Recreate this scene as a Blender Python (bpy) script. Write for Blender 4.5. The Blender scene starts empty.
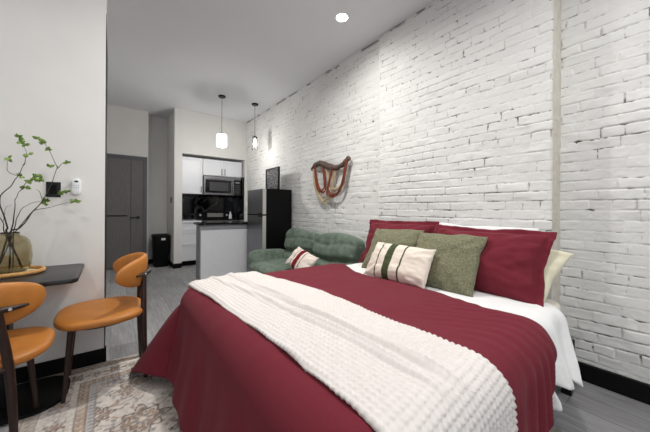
import bpy, bmesh, math, random
import numpy as np
from mathutils import Vector, Matrix, Euler

sc = bpy.context.scene
COL = sc.collection
PI = math.pi
rnd = random.Random(7)

# ------------------------------------------------------------------ camera
CAM_H = 1.144
cam_d = bpy.data.cameras.new('camera')
cam = bpy.data.objects.new('camera', cam_d)
COL.objects.link(cam)
cam_d.sensor_width = 36.0
cam_d.lens = 280.22 / 650 * 36.0
cam_d.shift_y = (209.37 - 216) / 650
cam_d.clip_start = 0.02
yaw = -0.6524
cam.matrix_world = (Matrix.Translation((0, 0, CAM_H)) @ Matrix.Rotation(yaw, 4, 'Z')
                    @ Matrix.Rotation(PI / 2, 4, 'X') @ Matrix.Rotation(0.0064, 4, 'Z'))
sc.camera = cam

# ------------------------------------------------------------------ world, lights, exposure
w = bpy.data.worlds.new('sky')
sc.world = w
w.use_nodes = True
w.node_tree.nodes['Background'].inputs[0].default_value = (0.75, 0.85, 1.0, 1)
w.node_tree.nodes['Background'].inputs[1].default_value = 1.0
sc.view_settings.view_transform = 'Standard'
sc.view_settings.look = 'None'
sc.view_settings.gamma = 1.0
sc.view_settings.use_curve_mapping = False
sc.view_settings.exposure = 0.31


def area(name, loc, rot, sx, sy, power, col=(1, 1, 1), shape='RECTANGLE', spread=PI):
    l = bpy.data.lights.new(name, 'AREA')
    l.shape = shape
    l.size = sx
    l.size_y = sy
    l.energy = power
    l.color = col
    l.spread = spread
    o = bpy.data.objects.new(name, l)
    o.location = loc
    o.rotation_euler = rot
    COL.objects.link(o)
    return o


# soft fill added at the unseen windows behind the camera
area('window_fill', (0.1, -2.22, 1.75), (PI / 2, 0, PI), 3.0, 1.9, 54, (0.90, 0.95, 1.0))
# the visible recessed downlight first, then unseen ceiling lamps added as fill
DOWN_AND_FILL = [(1.827, 2.131), (1.70, -0.35), (1.05, 2.20), (0.9, 0.4), (-1.0, 1.35), (-1.0, -0.6), (-0.40, 4.50)]
for i, (x, y) in enumerate(DOWN_AND_FILL):
    area('downlight_and_fill', (x, y, 3.045), (0, 0, 0), 0.10, 0.10, [3, 10, 28, 14, 8, 3, 2][i], (1.0, 0.975, 0.94), 'DISK', math.radians(165))


# ------------------------------------------------------------------ helpers
def link(o, parent=None):
    COL.objects.link(o)
    if parent is not None:
        o.parent = parent
    return o


def mesh_obj(name, verts, faces, m=None, parent=None, smooth=True, loc=None, sharp=None):
    me = bpy.data.meshes.new(name)
    me.from_pydata([tuple(v) for v in verts], [], [tuple(f) for f in faces])
    me.update()
    if m is not None:
        me.materials.append(m)
    if smooth:
        me.polygons.foreach_set('use_smooth', [True] * len(me.polygons))
        if sharp:
            try:
                me.set_sharp_from_angle(angle=math.radians(sharp))
            except Exception:
                pass
    o = bpy.data.objects.new(name, me)
    if loc is not None:
        o.location = loc
    return link(o, parent)


class MB:
    """collects shapes for one mesh"""

    def __init__(s):
        s.v = []
        s.f = []

    def add(s, v, f, M=None):
        n = len(s.v)
        for p in v:
            p = Vector(p)
            s.v.append(M @ p if M is not None else p)
        s.f += [tuple(n + i for i in q) for q in f]
        return s

    def box(s, x0, x1, y0, y1, z0, z1, b=0.0, M=None):
        bm = bmesh.new()
        bmesh.ops.create_cube(bm, size=1)
        for v in bm.verts:
            v.co = Vector(((x0 + x1) / 2 + v.co.x * (x1 - x0), (y0 + y1) / 2 + v.co.y * (y1 - y0),
                           (z0 + z1) / 2 + v.co.z * (z1 - z0)))
        if b > 0:
            b = min(b, 0.45 * min(abs(x1 - x0), abs(y1 - y0), abs(z1 - z0)))
            bmesh.ops.bevel(bm, geom=bm.edges[:], offset=b, segments=2, affect='EDGES', profile=0.5)
        bm.verts.index_update()
        s.add([v.co.copy() for v in bm.verts], [[v.index for v in f.verts] for f in bm.faces], M)
        bm.free()
        return s

    def tube(s, pts, r, seg=12, cap=True, sx=1.0, M=None):
        pts = [Vector(p) for p in pts]
        n = len(pts)
        rr = r if isinstance(r, (list, tuple)) else [r] * n
        v = []
        f = []
        up = Vector((0, 0, 1))
        prev = None
        for i, p in enumerate(pts):
            t = (pts[min(i + 1, n - 1)] - pts[max(i - 1, 0)]).normalized()
            if prev is None:
                a = t.cross(up)
                if a.length < 1e-3:
                    a = t.cross(Vector((1, 0, 0)))
                a.normalize()
            else:
                a = (prev - t * prev.dot(t)).normalized()
            prev = a
            b = t.cross(a)
            for k in range(seg):
                an = 2 * PI * k / seg
                v.append(p + a * math.cos(an) * rr[i] * sx + b * math.sin(an) * rr[i])
        for i in range(n - 1):
            for k in range(seg):
                k2 = (k + 1) % seg
                f.append((i * seg + k, i * seg + k2, (i + 1) * seg + k2, (i + 1) * seg + k))
        if cap:
            f.append(tuple(reversed(range(seg))))
            f.append(tuple((n - 1) * seg + k for k in range(seg)))
        return s.add(v, f, M)

    def lathe(s, prof, seg=32, M=None, closed=False):
        v = []
        f = []
        n = len(prof)
        for r, z in prof:
            for k in range(seg):
                an = 2 * PI * k / seg
                v.append((r * math.cos(an), r * math.sin(an), z))
        for i in range(n - 1 if not closed else n):
            j = (i + 1) % n
            for k in range(seg):
                k2 = (k + 1) % seg
                f.append((i * seg + k, i * seg + k2, j * seg + k2, j * seg + k))
        if not closed:
            if prof[0][0] > 1e-5:
                f.append(tuple(reversed(range(seg))))
            if prof[-1][0] > 1e-5:
                f.append(tuple((n - 1) * seg + k for k in range(seg)))
        return s.add(v, f, M)

    def poly_prism(s, outline, z0, z1, b=0.0, M=None):
        bm = bmesh.new()
        vs = [bm.verts.new((x, y, z0)) for x, y in outline]
        fc = bm.faces.new(vs)
        r = bmesh.ops.extrude_face_region(bm, geom=[fc])
        for e in r['geom']:
            if isinstance(e, bmesh.types.BMVert):
                e.co.z = z1
        bmesh.ops.recalc_face_normals(bm, faces=bm.faces[:])
        if b > 0:
            ed = [e for e in bm.edges if abs(e.verts[0].co.z - e.verts[1].co.z) < 1e-6]
            bmesh.ops.bevel(bm, geom=ed, offset=b, segments=2, affect='EDGES', profile=0.5)
        bm.verts.index_update()
        s.add([v.co.copy() for v in bm.verts], [[v.index for v in f.verts] for f in bm.faces], M)
        bm.free()
        return s

    def build(s, name, m, parent=None, smooth=True, sharp=40, loc=None):
        return mesh_obj(name, s.v, s.f, m, parent, smooth, loc, sharp)


def empty(name, loc=(0, 0, 0), rz=0.0):
    o = bpy.data.objects.new(name, None)
    o.empty_display_size = 0.1
    o.location = loc
    o.rotation_euler = (0, 0, rz)
    return link(o)


def tag(o, label, cat, group=None, kind=None):
    if label:
        o['label'] = label
    if cat:
        o['category'] = cat
    if group:
        o['group'] = group
    if kind:
        o['kind'] = kind
    return o


def struct(o):
    o['kind'] = 'structure'
    return o


def copy_tree(o, parent=None):
    c = o.copy()
    COL.objects.link(c)
    c.parent = parent
    for ch in list(o.children):
        copy_tree(ch, c)
    return c


def smoothpath(pts, n=6):
    P = [Vector(p) for p in pts]
    out = []
    for i in range(len(P) - 1):
        p0 = P[max(i - 1, 0)]
        p1 = P[i]
        p2 = P[i + 1]
        p3 = P[min(i + 2, len(P) - 1)]
        for k in range(n):
            t = k / n
            out.append(0.5 * ((2 * p1) + (p2 - p0) * t + (2 * p0 - 5 * p1 + 4 * p2 - p3) * t * t + (3 * p1 - p0 - 3 * p2 + p3) * t ** 3))
    out.append(P[-1])
    return out


# value noise
_R = np.random.RandomState(3)
_LAT = _R.rand(256, 256)


def vnoise(x, y, s=0):
    x = np.asarray(x, float) + 37.3 * s + 100
    y = np.asarray(y, float) + 91.7 * s + 100
    xi = np.floor(x).astype(int)
    yi = np.floor(y).astype(int)
    fx = x - xi
    fy = y - yi
    fx = fx * fx * (3 - 2 * fx)
    fy = fy * fy * (3 - 2 * fy)
    a = _LAT[xi % 256, yi % 256]
    b = _LAT[(xi + 1) % 256, yi % 256]
    c = _LAT[xi % 256, (yi + 1) % 256]
    d = _LAT[(xi + 1) % 256, (yi + 1) % 256]
    return (a * (1 - fx) + b * fx) * (1 - fy) + (c * (1 - fx) + d * fx) * fy


def fbm(x, y, s=0, o=3):
    t = 0
    a = 0.5
    for i in range(o):
        t = t + a * vnoise(np.asarray(x) * 2 ** i, np.asarray(y) * 2 ** i, s + i * 3)
        a *= 0.5
    return t / (1 - 0.5 ** o)


def sstep(x, a, b):
    t = np.clip((x - a) / (b - a), 0, 1)
    return t * t * (3 - 2 * t)


# ------------------------------------------------------------------ materials
def lin(c):
    return tuple(((v / 255) / 12.92 if v / 255 <= 0.04045 else ((v / 255 + 0.055) / 1.055) ** 2.4) for v in c) + (1,)


def mat(name, rgb, rough=0.6, metal=0.0, var=0.0, vscale=20, bump=0.0, bscale=200, bdist=0.002, stretch=(1, 1, 1),
        sheen=0.0, spec=0.5, coat=0.0, rgb2=None, trans=0.0, ior=1.45, detail=3):
    m = bpy.data.materials.new(name)
    m.use_nodes = True
    nt = m.node_tree
    N = nt.nodes
    L = nt.links
    p = N['Principled BSDF']
    p.inputs['Roughness'].default_value = rough
    p.inputs['Metallic'].default_value = metal
    p.inputs['Specular IOR Level'].default_value = spec
    p.inputs['IOR'].default_value = ior
    p.inputs['Transmission Weight'].default_value = trans
    p.inputs['Coat Weight'].default_value = coat
    if sheen:
        p.inputs['Sheen Weight'].default_value = sheen
        p.inputs['Sheen Roughness'].default_value = 0.4
    base = lin(rgb)
    p.inputs['Base Color'].default_value = base
    tc = N.new('ShaderNodeTexCoord')
    mp = N.new('ShaderNodeMapping')
    mp.inputs['Scale'].default_value = stretch
    L.new(tc.outputs['Object'], mp.inputs[0])
    no = N.new('ShaderNodeTexNoise')
    no.inputs['Scale'].default_value = vscale
    no.inputs['Detail'].default_value = detail
    L.new(mp.outputs[0], no.inputs['Vector'])
    cr = N.new('ShaderNodeValToRGB')
    k = 1 - var
    c2 = lin(rgb2) if rgb2 else tuple(min(1, v * (1 + var)) for v in base[:3]) + (1,)
    cr.color_ramp.elements[0].color = tuple(v * k for v in base[:3]) + (1,) if not rgb2 else base
    cr.color_ramp.elements[1].color = c2
    cr.color_ramp.elements[0].position = 0.3
    cr.color_ramp.elements[1].position = 0.7
    L.new(no.outputs['Fac'], cr.inputs[0])
    L.new(cr.outputs[0], p.inputs['Base Color'])
    if bump > 0:
        n2 = N.new('ShaderNodeTexNoise')
        n2.inputs['Scale'].default_value = bscale
        n2.inputs['Detail'].default_value = 3
        L.new(mp.outputs[0], n2.inputs['Vector'])
        b = N.new('ShaderNodeBump')
        b.inputs['Strength'].default_value = bump
        b.inputs['Distance'].default_value = bdist
        L.new(n2.outputs['Fac'], b.inputs['Height'])
        L.new(b.outputs[0], p.inputs['Normal'])
    return m


def emit(name, rgb, strength):
    m = bpy.data.materials.new(name)
    m.use_nodes = True
    p = m.node_tree.nodes['Principled BSDF']
    p.inputs['Base Color'].default_value = lin(rgb)
    p.inputs['Emission Color'].default_value = lin(rgb)
    p.inputs['Emission Strength'].default_value = strength
    return m


def attr_mat(name, attr, rough=0.8, bump=0.0, bscale=300, spec=0.3, sheen=0.0, bdist=0.002):
    m = mat(name, (128, 128, 128), rough, bump=bump, bscale=bscale, spec=spec, sheen=sheen, bdist=bdist)
    nt = m.node_tree
    a = nt.nodes.new('ShaderNodeAttribute')
    a.attribute_name = attr
    nt.links.new(a.outputs['Color'], nt.nodes['Principled BSDF'].inputs['Base Color'])
    return m


def set_color_attr(me, name, rgba):
    at = me.attributes.new(name, 'FLOAT_COLOR', 'POINT')
    at.data.foreach_set('color', np.asarray(rgba, dtype=np.float32).ravel())


M = {}
M['paint'] = mat('white_wall_paint', (229, 228, 225), 0.75, var=0.02, vscale=4, bump=0.08, bscale=160, spec=0.25)
M['paint_grey'] = mat('soft_white_wall_paint', (219, 218, 215), 0.75, var=0.02, vscale=4, bump=0.08, bscale=160, spec=0.25)
M['ceiling'] = mat('ceiling_paint', (226, 227, 230), 0.8, var=0.01, vscale=2, bump=0.1, bscale=90, spec=0.2)
M['black_trim'] = mat('black_painted_trim', (8, 8, 9), 0.55, spec=0.25, var=0.1)
M['door'] = mat('dark_grey_door_laminate', (100, 98, 97), 0.5, var=0.10, vscale=6, stretch=(12, 1, 1.2), bump=0.05)
M['door_frame'] = mat('grey_door_frame_paint', (84, 84, 87), 0.45, var=0.03)
M['matte_black'] = mat('matte_black_metal', (14, 14, 15), 0.35, metal=0.3)
M['walnut'] = mat('dark_walnut_wood', (44, 27, 20), 0.42, var=0.35, vscale=9, stretch=(6, 6, 1), bump=0.05)
M['leather'] = mat('tan_orange_leather', (184, 118, 52), 0.45, var=0.08, vscale=9, bump=0.12, bscale=260, bdist=0.001)
M['piping'] = mat('tan_leather_edge', (176, 100, 40), 0.5)
M['chrome'] = mat('chrome', (235, 235, 236), 0.38, metal=0.7)
M['steel'] = mat('brushed_stainless_steel', (128, 128, 132), 0.33, metal=1.0, var=0.08, vscale=30, stretch=(1, 1, 40))
M['table'] = mat('charcoal_table_laminate', (38, 37, 37), 0.35, var=0.06, vscale=30)
M['rattan'] = mat('woven_rattan', (196, 150, 92), 0.6, var=0.25, vscale=70, bump=0.5, bscale=120)
M['tray_base'] = mat('pale_straw_mat', (214, 204, 166), 0.7, var=0.10, vscale=120, bump=0.4, bscale=300)
M['maroon'] = mat('maroon_cotton', (112, 40, 51), 0.88, var=0.07, vscale=60, stretch=(1, 8, 1), bump=0.3, bscale=420, sheen=0.05, spec=0.15)
M['white_sheet'] = mat('white_cotton', (236, 236, 235), 0.85, var=0.02, bump=0.15, bscale=260, sheen=0.1, spec=0.2)
M['cream_sheet'] = mat('cream_cotton', (232, 226, 200), 0.85, var=0.02, bump=0.15, bscale=260, sheen=0.1, spec=0.2)
M['throw'] = mat('cream_plush', (219, 213, 209), 0.9, var=0.02, vscale=50, bump=0.3, bscale=300, sheen=0.1, spec=0.15)
M['olive'] = mat('olive_chenille', (98, 99, 76), 0.9, rgb2=(142, 141, 116), vscale=110, bump=0.9, bscale=170, bdist=0.004, sheen=0.1, spec=0.15)
M['sofa'] = mat('sage_green_velvet', (88, 102, 90), 0.85, rgb2=(120, 134, 121), vscale=13, bump=0.2, bscale=300, sheen=0.15, spec=0.15, detail=5)
M['black_plastic'] = mat('black_plastic', (6, 6, 7), 0.6, spec=0.2)
M['black_gloss'] = mat('gloss_black', (9, 9, 10), 0.12)
M['fridge_side'] = mat('black_fridge_side', (6, 6, 7), 0.5, spec=0.2)
M['cab_white'] = mat('white_cabinet_lacquer', (224, 226, 230), 0.35, spec=0.4)
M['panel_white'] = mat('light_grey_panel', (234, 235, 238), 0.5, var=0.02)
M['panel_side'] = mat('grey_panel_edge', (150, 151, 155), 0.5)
M['drift'] = mat('weathered_driftwood', (66, 52, 46), 0.8, rgb2=(112, 98, 88), vscale=40, stretch=(1, 1, 1), bump=0.6, bscale=60)
M['rust'] = mat('rust_red_yarn', (128, 66, 48), 0.9, var=0.25, vscale=90, bump=0.8, bscale=150)
M['beige_yarn'] = mat('beige_yarn', (196, 178, 148), 0.9, var=0.2, vscale=90, bump=0.8, bscale=150)
M['stem'] = mat('dark_twig_bark', (52, 44, 38), 0.7, var=0.3, vscale=60)
M['leaf'] = mat('fresh_green_leaf', (92, 122, 50), 0.5, rgb2=(142, 168, 82), vscale=30)
M['white_plastic'] = mat('white_plastic', (235, 236, 238), 0.4)
M['paper'] = mat('white_label_paper', (222, 222, 222), 0.7)
M['mattress'] = mat('white_mattress_ticking', (226, 222, 208), 0.85, var=0.03, bump=0.2, bscale=120)
M['glass_window'] = mat('window_glass', (255, 255, 255), 0.0, trans=1.0, ior=1.02, spec=0.1)


def glass(name, rgb, rough=0.02):
    m = bpy.data.materials.new(name)
    m.use_nodes = True
    p = m.node_tree.nodes['Principled BSDF']
    p.inputs['Base Color'].default_value = lin(rgb)
    p.inputs['Roughness'].default_value = rough
    p.inputs['Transmission Weight'].default_value = 1.0
    p.inputs['IOR'].default_value = 1.45
    return m


M['smoke_glass'] = glass('smoky_brown_glass', (216, 209, 184))
M['clear_glass'] = glass('clear_glass', (250, 250, 250))
M['bulb'] = emit('glowing_bulb', (255, 250, 240), 14)
M['frosted_lit'] = emit('lit_frosted_glass', (255, 252, 246), 5)
M['led'] = emit('lit_led_disc', (255, 250, 240), 20)


def marble_mat():
    m = mat('black_marble', (10, 10, 12), 0.12)
    nt = m.node_tree
    N = nt.nodes
    L = nt.links
    tc = N.new('ShaderNodeTexCoord')
    no = N.new('ShaderNodeTexNoise')
    no.inputs['Scale'].default_value = 1.5
    no.inputs['Detail'].default_value = 6
    no.inputs['Distortion'].default_value = 0.7
    L.new(tc.outputs['Object'], no.inputs['Vector'])
    cr = N.new('ShaderNodeValToRGB')
    e = cr.color_ramp.elements
    e[0].position = 0.49
    e[0].color = lin((9, 9, 11))
    e[1].position = 0.53
    e[1].color = lin((9, 9, 11))
    k = e.new(0.51)
    k.color = lin((84, 86, 92))
    L.new(no.outputs['Fac'], cr.inputs[0])
    L.new(cr.outputs[0], N['Principled BSDF'].inputs['Base Color'])
    return m


M['marble'] = marble_mat()


def floor_mat():
    m = mat('grey_vinyl_planks', (140, 140, 142), 0.42, spec=0.4)
    nt = m.node_tree
    N = nt.nodes
    L = nt.links
    p = N['Principled BSDF']
    tc = N.new('ShaderNodeTexCoord')
    mp = N.new('ShaderNodeMapping')
    mp.inputs['Rotation'].default_value = (0, 0, PI / 2)
    L.new(tc.outputs['Object'], mp.inputs[0])
    br = N.new('ShaderNodeTexBrick')
    br.offset = 0.37
    br.inputs['Scale'].default_value = 1.0
    br.inputs['Brick Width'].default_value = 1.22
    br.inputs['Row Height'].default_value = 0.18
    br.inputs['Mortar Size'].default_value = 0.0012
    br.inputs['Mortar Smooth'].default_value = 0.2
    br.inputs['Bias'].default_value = 0.0
    br.inputs['Color1'].default_value = lin((156, 155, 156))
    br.inputs['Color2'].default_value = lin((182, 181, 181))
    br.inputs['Mortar'].default_value = lin((78, 77, 78))
    L.new(mp.outputs[0], br.inputs['Vector'])
    mp2 = N.new('ShaderNodeMapping')
    mp2.inputs['Scale'].default_value = (22, 1.6, 1)
    L.new(tc.outputs['Object'], mp2.inputs[0])
    g = N.new('ShaderNodeTexNoise')
    g.inputs['Scale'].default_value = 2.2
    g.inputs['Detail'].default_value = 7
    g.inputs['Roughness'].default_value = 0.65
    g.inputs['Distortion'].default_value = 0.4
    L.new(mp2.outputs[0], g.inputs['Vector'])
    cr = N.new('ShaderNodeValToRGB')
    cr.color_ramp.elements[0].position = 0.3
    cr.color_ramp.elements[0].color = (0.55, 0.55, 0.56, 1)
    cr.color_ramp.elements[1].position = 0.72
    cr.color_ramp.elements[1].color = (1.05, 1.05, 1.06, 1)
    L.new(g.outputs['Fac'], cr.inputs[0])
    mx = N.new('ShaderNodeMix')
    mx.data_type = 'RGBA'
    mx.blend_type = 'MULTIPLY'
    mx.inputs[0].default_value = 1.0
    L.new(br.outputs['Color'], mx.inputs[6])
    L.new(cr.outputs[0], mx.inputs[7])
    L.new(mx.outputs[2], p.inputs['Base Color'])
    b = N.new('ShaderNodeBump')
    b.inputs['Strength'].default_value = 0.15
    b.inputs['Distance'].default_value = 0.002
    L.new(g.outputs['Fac'], b.inputs['Height'])
    L.new(b.outputs[0], p.inputs['Normal'])
    return m


M['floor'] = floor_mat()

# ------------------------------------------------------------------ room shell
H = 3.064
X_BACK, X_BREAST, X_REC = 2.384, 2.352, 2.5525
Y_J1, Y_J2 = 2.10, 0.568
Y_K = 5.98
Y_END = 6.90
X_LEFT, Y_FRONT = -2.3, -2.3
Y_P = 2.66
X_P = -0.036


def shell_box(name, x0, x1, y0, y1, z0, z1, m):
    return struct(MB().box(x0, x1, y0, y1, z0, z1).build(name, m, smooth=False))


shell_box('floor', X_LEFT - 0.1, 2.75, Y_FRONT - 0.1, Y_END + 0.1, -0.08, 0.0, M['floor'])
shell_box('ceiling', X_LEFT - 0.1, 2.75, Y_FRONT - 0.1, Y_END + 0.1, H, H + 0.08, M['ceiling'])
shell_box('wall_left', X_LEFT - 0.1, X_LEFT, Y_FRONT, Y_P, 0, H, M['paint'])

# wall behind the camera with two tall windows, added for the soft fill
f = MB()
f.box(X_LEFT, 2.75, Y_FRONT - 0.12, Y_FRONT, 0, 0.8)
f.box(X_LEFT, 2.75, Y_FRONT - 0.12, Y_FRONT, 2.7, H)
f.box(X_LEFT, -1.4, Y_FRONT - 0.12, Y_FRONT, 0.8, 2.7)
f.box(0.0, 0.2, Y_FRONT - 0.12, Y_FRONT, 0.8, 2.7)
f.box(1.6, 2.75, Y_FRONT - 0.12, Y_FRONT, 0.8, 2.7)
struct(f.build('added_wall_front', M['paint'], smooth=False))
for i, (a, b) in enumerate([(-1.4, 0.0), (0.2, 1.6)]):
    wd = MB()
    for q in (a, b - 0.05, (a + b) / 2 - 0.025):
        wd.box(q, q + 0.05, Y_FRONT - 0.11, Y_FRONT - 0.06, 0.8, 2.7)
    for zz in (0.8, 1.73, 2.65):
        wd.box(a, b, Y_FRONT - 0.10, Y_FRONT - 0.065, zz, zz + 0.05)
    wo = struct(wd.build('window_%d' % (i + 1), M['white_plastic'], smooth=False))
    MB().box(a, b, Y_FRONT - 0.095, Y_FRONT - 0.09, 0.8, 2.7).build('window_pane', M['glass_window'], wo, smooth=False)

# partition the table stands against (solid block: the closet and bath lie behind it)
struct(MB().box(X_LEFT, X_P, Y_P, 3.45, 0, H).box(X_LEFT, -0.75, 3.45, 6.9, 0, H).build('wall_partition', M['paint'], smooth=False))
b = MB()
b.box(X_LEFT, X_P + 0.014, Y_P - 0.014, Y_P, 0, 0.10, 0.002)
b.box(X_P, X_P + 0.014, Y_P, 2.70, 0, 0.10, 0.002)
struct(b.build('baseboard_partition', M['black_trim'], smooth=False))
struct(MB().box(X_P - 0.01, X_P + 0.003, Y_P + 0.01, 3.452, 0.0, 2.60).build('trim_1', M['black_trim'], smooth=False))

# door wall with door
shell_box('wall_door', -0.8, 0.585, 6.57, 6.9, 0, H, M['paint_grey'])
shell_box('wall_recess', 0.585, 0.98, 6.80, 6.9, 0, H, M['paint_grey'])
d = struct(MB().box(-0.32, 0.50, 6.535, 6.57, 0.01, 2.08, 0.003).build('door_1', M['door'], smooth=False))
fr = MB()
fr.box(0.50, 0.565, 6.525, 6.575, 0, 2.15, 0.004)
fr.box(-0.385, 0.50, 6.525, 6.575, 2.08, 2.15, 0.004)
fr.box(-0.385, -0.32, 6.525, 6.575, 0, 2.08, 0.004)
fr.build('door_frame', M['door_frame'], d, smooth=False)
MB().box(0.300, 0.306, 6.532, 6.536, 0.01, 2.08).build('door_seam', M['matte_black'], d, smooth=False)
MB().box(-0.31, 0.25, 6.528, 6.536, 0.985, 1.01).build('door_inlay', M['matte_black'], d, smooth=False)
hd = MB()
hd.tube([(0.42, 6.535, 0.965), (0.42, 6.48, 0.965)], 0.012)
hd.tube([(0.43, 6.48, 0.965), (0.29, 6.48, 0.965)], 0.011)
hd.tube([(0.42, 6.536, 0.965), (0.42, 6.527, 0.965)], 0.027, seg=20)
hd.build('door_handle', M['matte_black'], d)

# kitchen block: solid wall with an alcove for the cabinets
XA0, XA1, ZA = 1.092, 2.335, 2.215
k = MB()
k.box(0.955, XA0, Y_K, 6.9, 0, H)
k.box(XA0, X_BACK + 0.05, Y_K, 6.9, ZA, H)
k.box(XA1, X_BACK + 0.05, Y_K, 6.9, 0, ZA)
k.box(XA0, XA1, 6.70, 6.9, 0, ZA)
struct(k.build('wall_kitchen', M['paint_grey'], smooth=False))
b = MB()
b.box(0.941, XA0, Y_K - 0.014, Y_K, 0, 0.09, 0.002)
b.box(0.941, 0.955, Y_K, 6.80, 0, 0.09, 0.002)
b.box(0.585, 0.941, 6.786, 6.80, 0, 0.09, 0.002)
struct(b.build('baseboard_kitchen', M['black_trim'], smooth=False))


# ------------------------------------------------------------------ painted brick wall
def brick_wall(name, y0, y1, xface, ds, dz, seed, ret=None):
    """height field of hand-laid bricks under thick white paint, facing -X; s runs along Y"""
    ns = int((y1 - y0) / ds) + 1
    nz = int(H / dz) + 1
    S, Z = np.meshgrid(np.linspace(y0, y1, ns), np.linspace(0, H, nz))
    row_h = 0.0675
    Zw = Z + 0.022 * (fbm(S * 1.7, Z * 3, seed) - 0.5) + 0.011 * (fbm(S * 9, Z * 9, seed + 1) - 0.5)
    r = np.floor(Zw / row_h).astype(int)
    fz = Zw / row_h - r
    R = np.random.RandomState(11)
    offs = R.rand(80) * 0.06
    header = (np.arange(80) % 7 == 3)
    L_ = np.where(header, 0.108, 0.208)
    Sw = S + 0.012 * (fbm(S * 8, Z * 12, seed + 2) - 0.5)
    lr = L_[r]
    sx = (Sw + 10) / lr + offs[r] / 0.2 + 0.5 * (r % 2)
    ci = np.floor(sx).astype(int)
    fs = sx - ci
    jit = 0.10 * (_LAT[(ci * 7) % 256, (r * 13) % 256] - 0.5)
    dS = np.minimum(fs + jit * 0.5, 1 - fs + jit * 0.3) * lr
    dZ = np.minimum(fz, 1 - fz) * row_h
    edge = fbm(S * 30, Z * 30, seed + 3, 4) - 0.5
    dd = np.minimum(np.abs(dS) * 1.15, dZ) + edge * 0.013
    fill = sstep(fbm(S * 4.5, Z * 8, seed + 4), 0.30, 0.62)     # how far paint fills a joint
    Hh = sstep(dd, 0.0, 0.0085) * (0.0012 + 0.0056 * (1 - fill))
    bh = (_LAT[(ci * 5 + 3) % 256, (r * 11) % 256] - 0.5)
    Hh = Hh + bh * 0.0032 + (fbm(S * 14, Z * 14, seed + 5) - 0.5) * 0.005 + (fbm(S * 60, Z * 60, seed + 7, 2) - 0.5) * 0.0018
    Hh = Hh + (fbm(S * 0.9, Z * 0.9, seed + 8) - 0.5) * 0.014
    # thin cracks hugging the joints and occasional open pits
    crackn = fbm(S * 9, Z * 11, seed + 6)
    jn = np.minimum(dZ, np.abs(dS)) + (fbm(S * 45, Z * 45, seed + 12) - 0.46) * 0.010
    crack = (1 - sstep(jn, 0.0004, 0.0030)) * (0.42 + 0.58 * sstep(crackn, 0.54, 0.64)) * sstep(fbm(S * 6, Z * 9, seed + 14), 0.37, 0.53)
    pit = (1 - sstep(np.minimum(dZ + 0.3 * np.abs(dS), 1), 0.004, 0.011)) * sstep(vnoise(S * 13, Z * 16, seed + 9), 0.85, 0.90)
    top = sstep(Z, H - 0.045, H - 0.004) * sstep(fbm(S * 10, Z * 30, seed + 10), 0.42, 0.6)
    dark = np.clip(np.maximum(np.maximum(crack * 0.9, pit * 1.4), top * 0.8), 0, 1)  # crevice shade and pit dirt, both put into the colour
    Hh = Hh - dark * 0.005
    Xs = xface - Hh + 0.004
    V = np.stack([Xs, S, Z], -1).reshape(-1, 3)
    idx = np.arange(ns * nz).reshape(nz, ns)
    F = np.stack([idx[:-1, :-1], idx[1:, :-1], idx[1:, 1:], idx[:-1, 1:]], -1).reshape(-1, 4)
    me = bpy.data.meshes.new(name)
    me.vertices.add(len(V))
    me.vertices.foreach_set('co', V.astype(np.float32).ravel())
    me.loops.add(F.size)
    me.loops.foreach_set('vertex_index', F.astype(np.int32).ravel())
    me.polygons.add(len(F))
    me.polygons.foreach_set('loop_start', np.arange(0, F.size, 4, dtype=np.int32))
    me.polygons.foreach_set('loop_total', np.full(len(F), 4, dtype=np.int32))
    me.polygons.foreach_set('use_smooth', np.ones(len(F), dtype=bool))
    me.update(calc_edges=True)
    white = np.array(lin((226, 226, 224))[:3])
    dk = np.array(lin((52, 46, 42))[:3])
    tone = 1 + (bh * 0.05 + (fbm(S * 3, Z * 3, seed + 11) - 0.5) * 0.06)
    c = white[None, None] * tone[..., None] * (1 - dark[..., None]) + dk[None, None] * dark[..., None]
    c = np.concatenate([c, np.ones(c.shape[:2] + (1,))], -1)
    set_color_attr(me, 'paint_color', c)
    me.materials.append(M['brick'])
    o = bpy.data.objects.new(name, me)
    return struct(link(o))


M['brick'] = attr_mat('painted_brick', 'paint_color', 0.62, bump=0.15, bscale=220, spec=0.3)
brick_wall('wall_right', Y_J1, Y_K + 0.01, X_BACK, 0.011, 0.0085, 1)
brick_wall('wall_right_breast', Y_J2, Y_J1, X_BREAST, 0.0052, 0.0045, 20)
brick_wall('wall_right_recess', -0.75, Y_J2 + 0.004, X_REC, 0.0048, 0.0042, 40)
# masonry behind the painted face, the narrow returns and the rest of the wall behind the camera
b = MB()
b.box(X_BACK + 0.012, 2.75, Y_J1 - 0.02, Y_END, 0, H)
b.box(X_BREAST + 0.012, 2.75, Y_J2 + 0.012, Y_J1 + 0.002, 0, H)
b.box(X_REC + 0.014, 2.75, Y_FRONT, Y_J2 + 0.02, 0, H)
b.box(X_REC - 0.003, X_REC + 0.02, Y_FRONT, -0.74, 0, H)
struct(b.build('wall_right_core', M['paint'], smooth=False))
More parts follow.
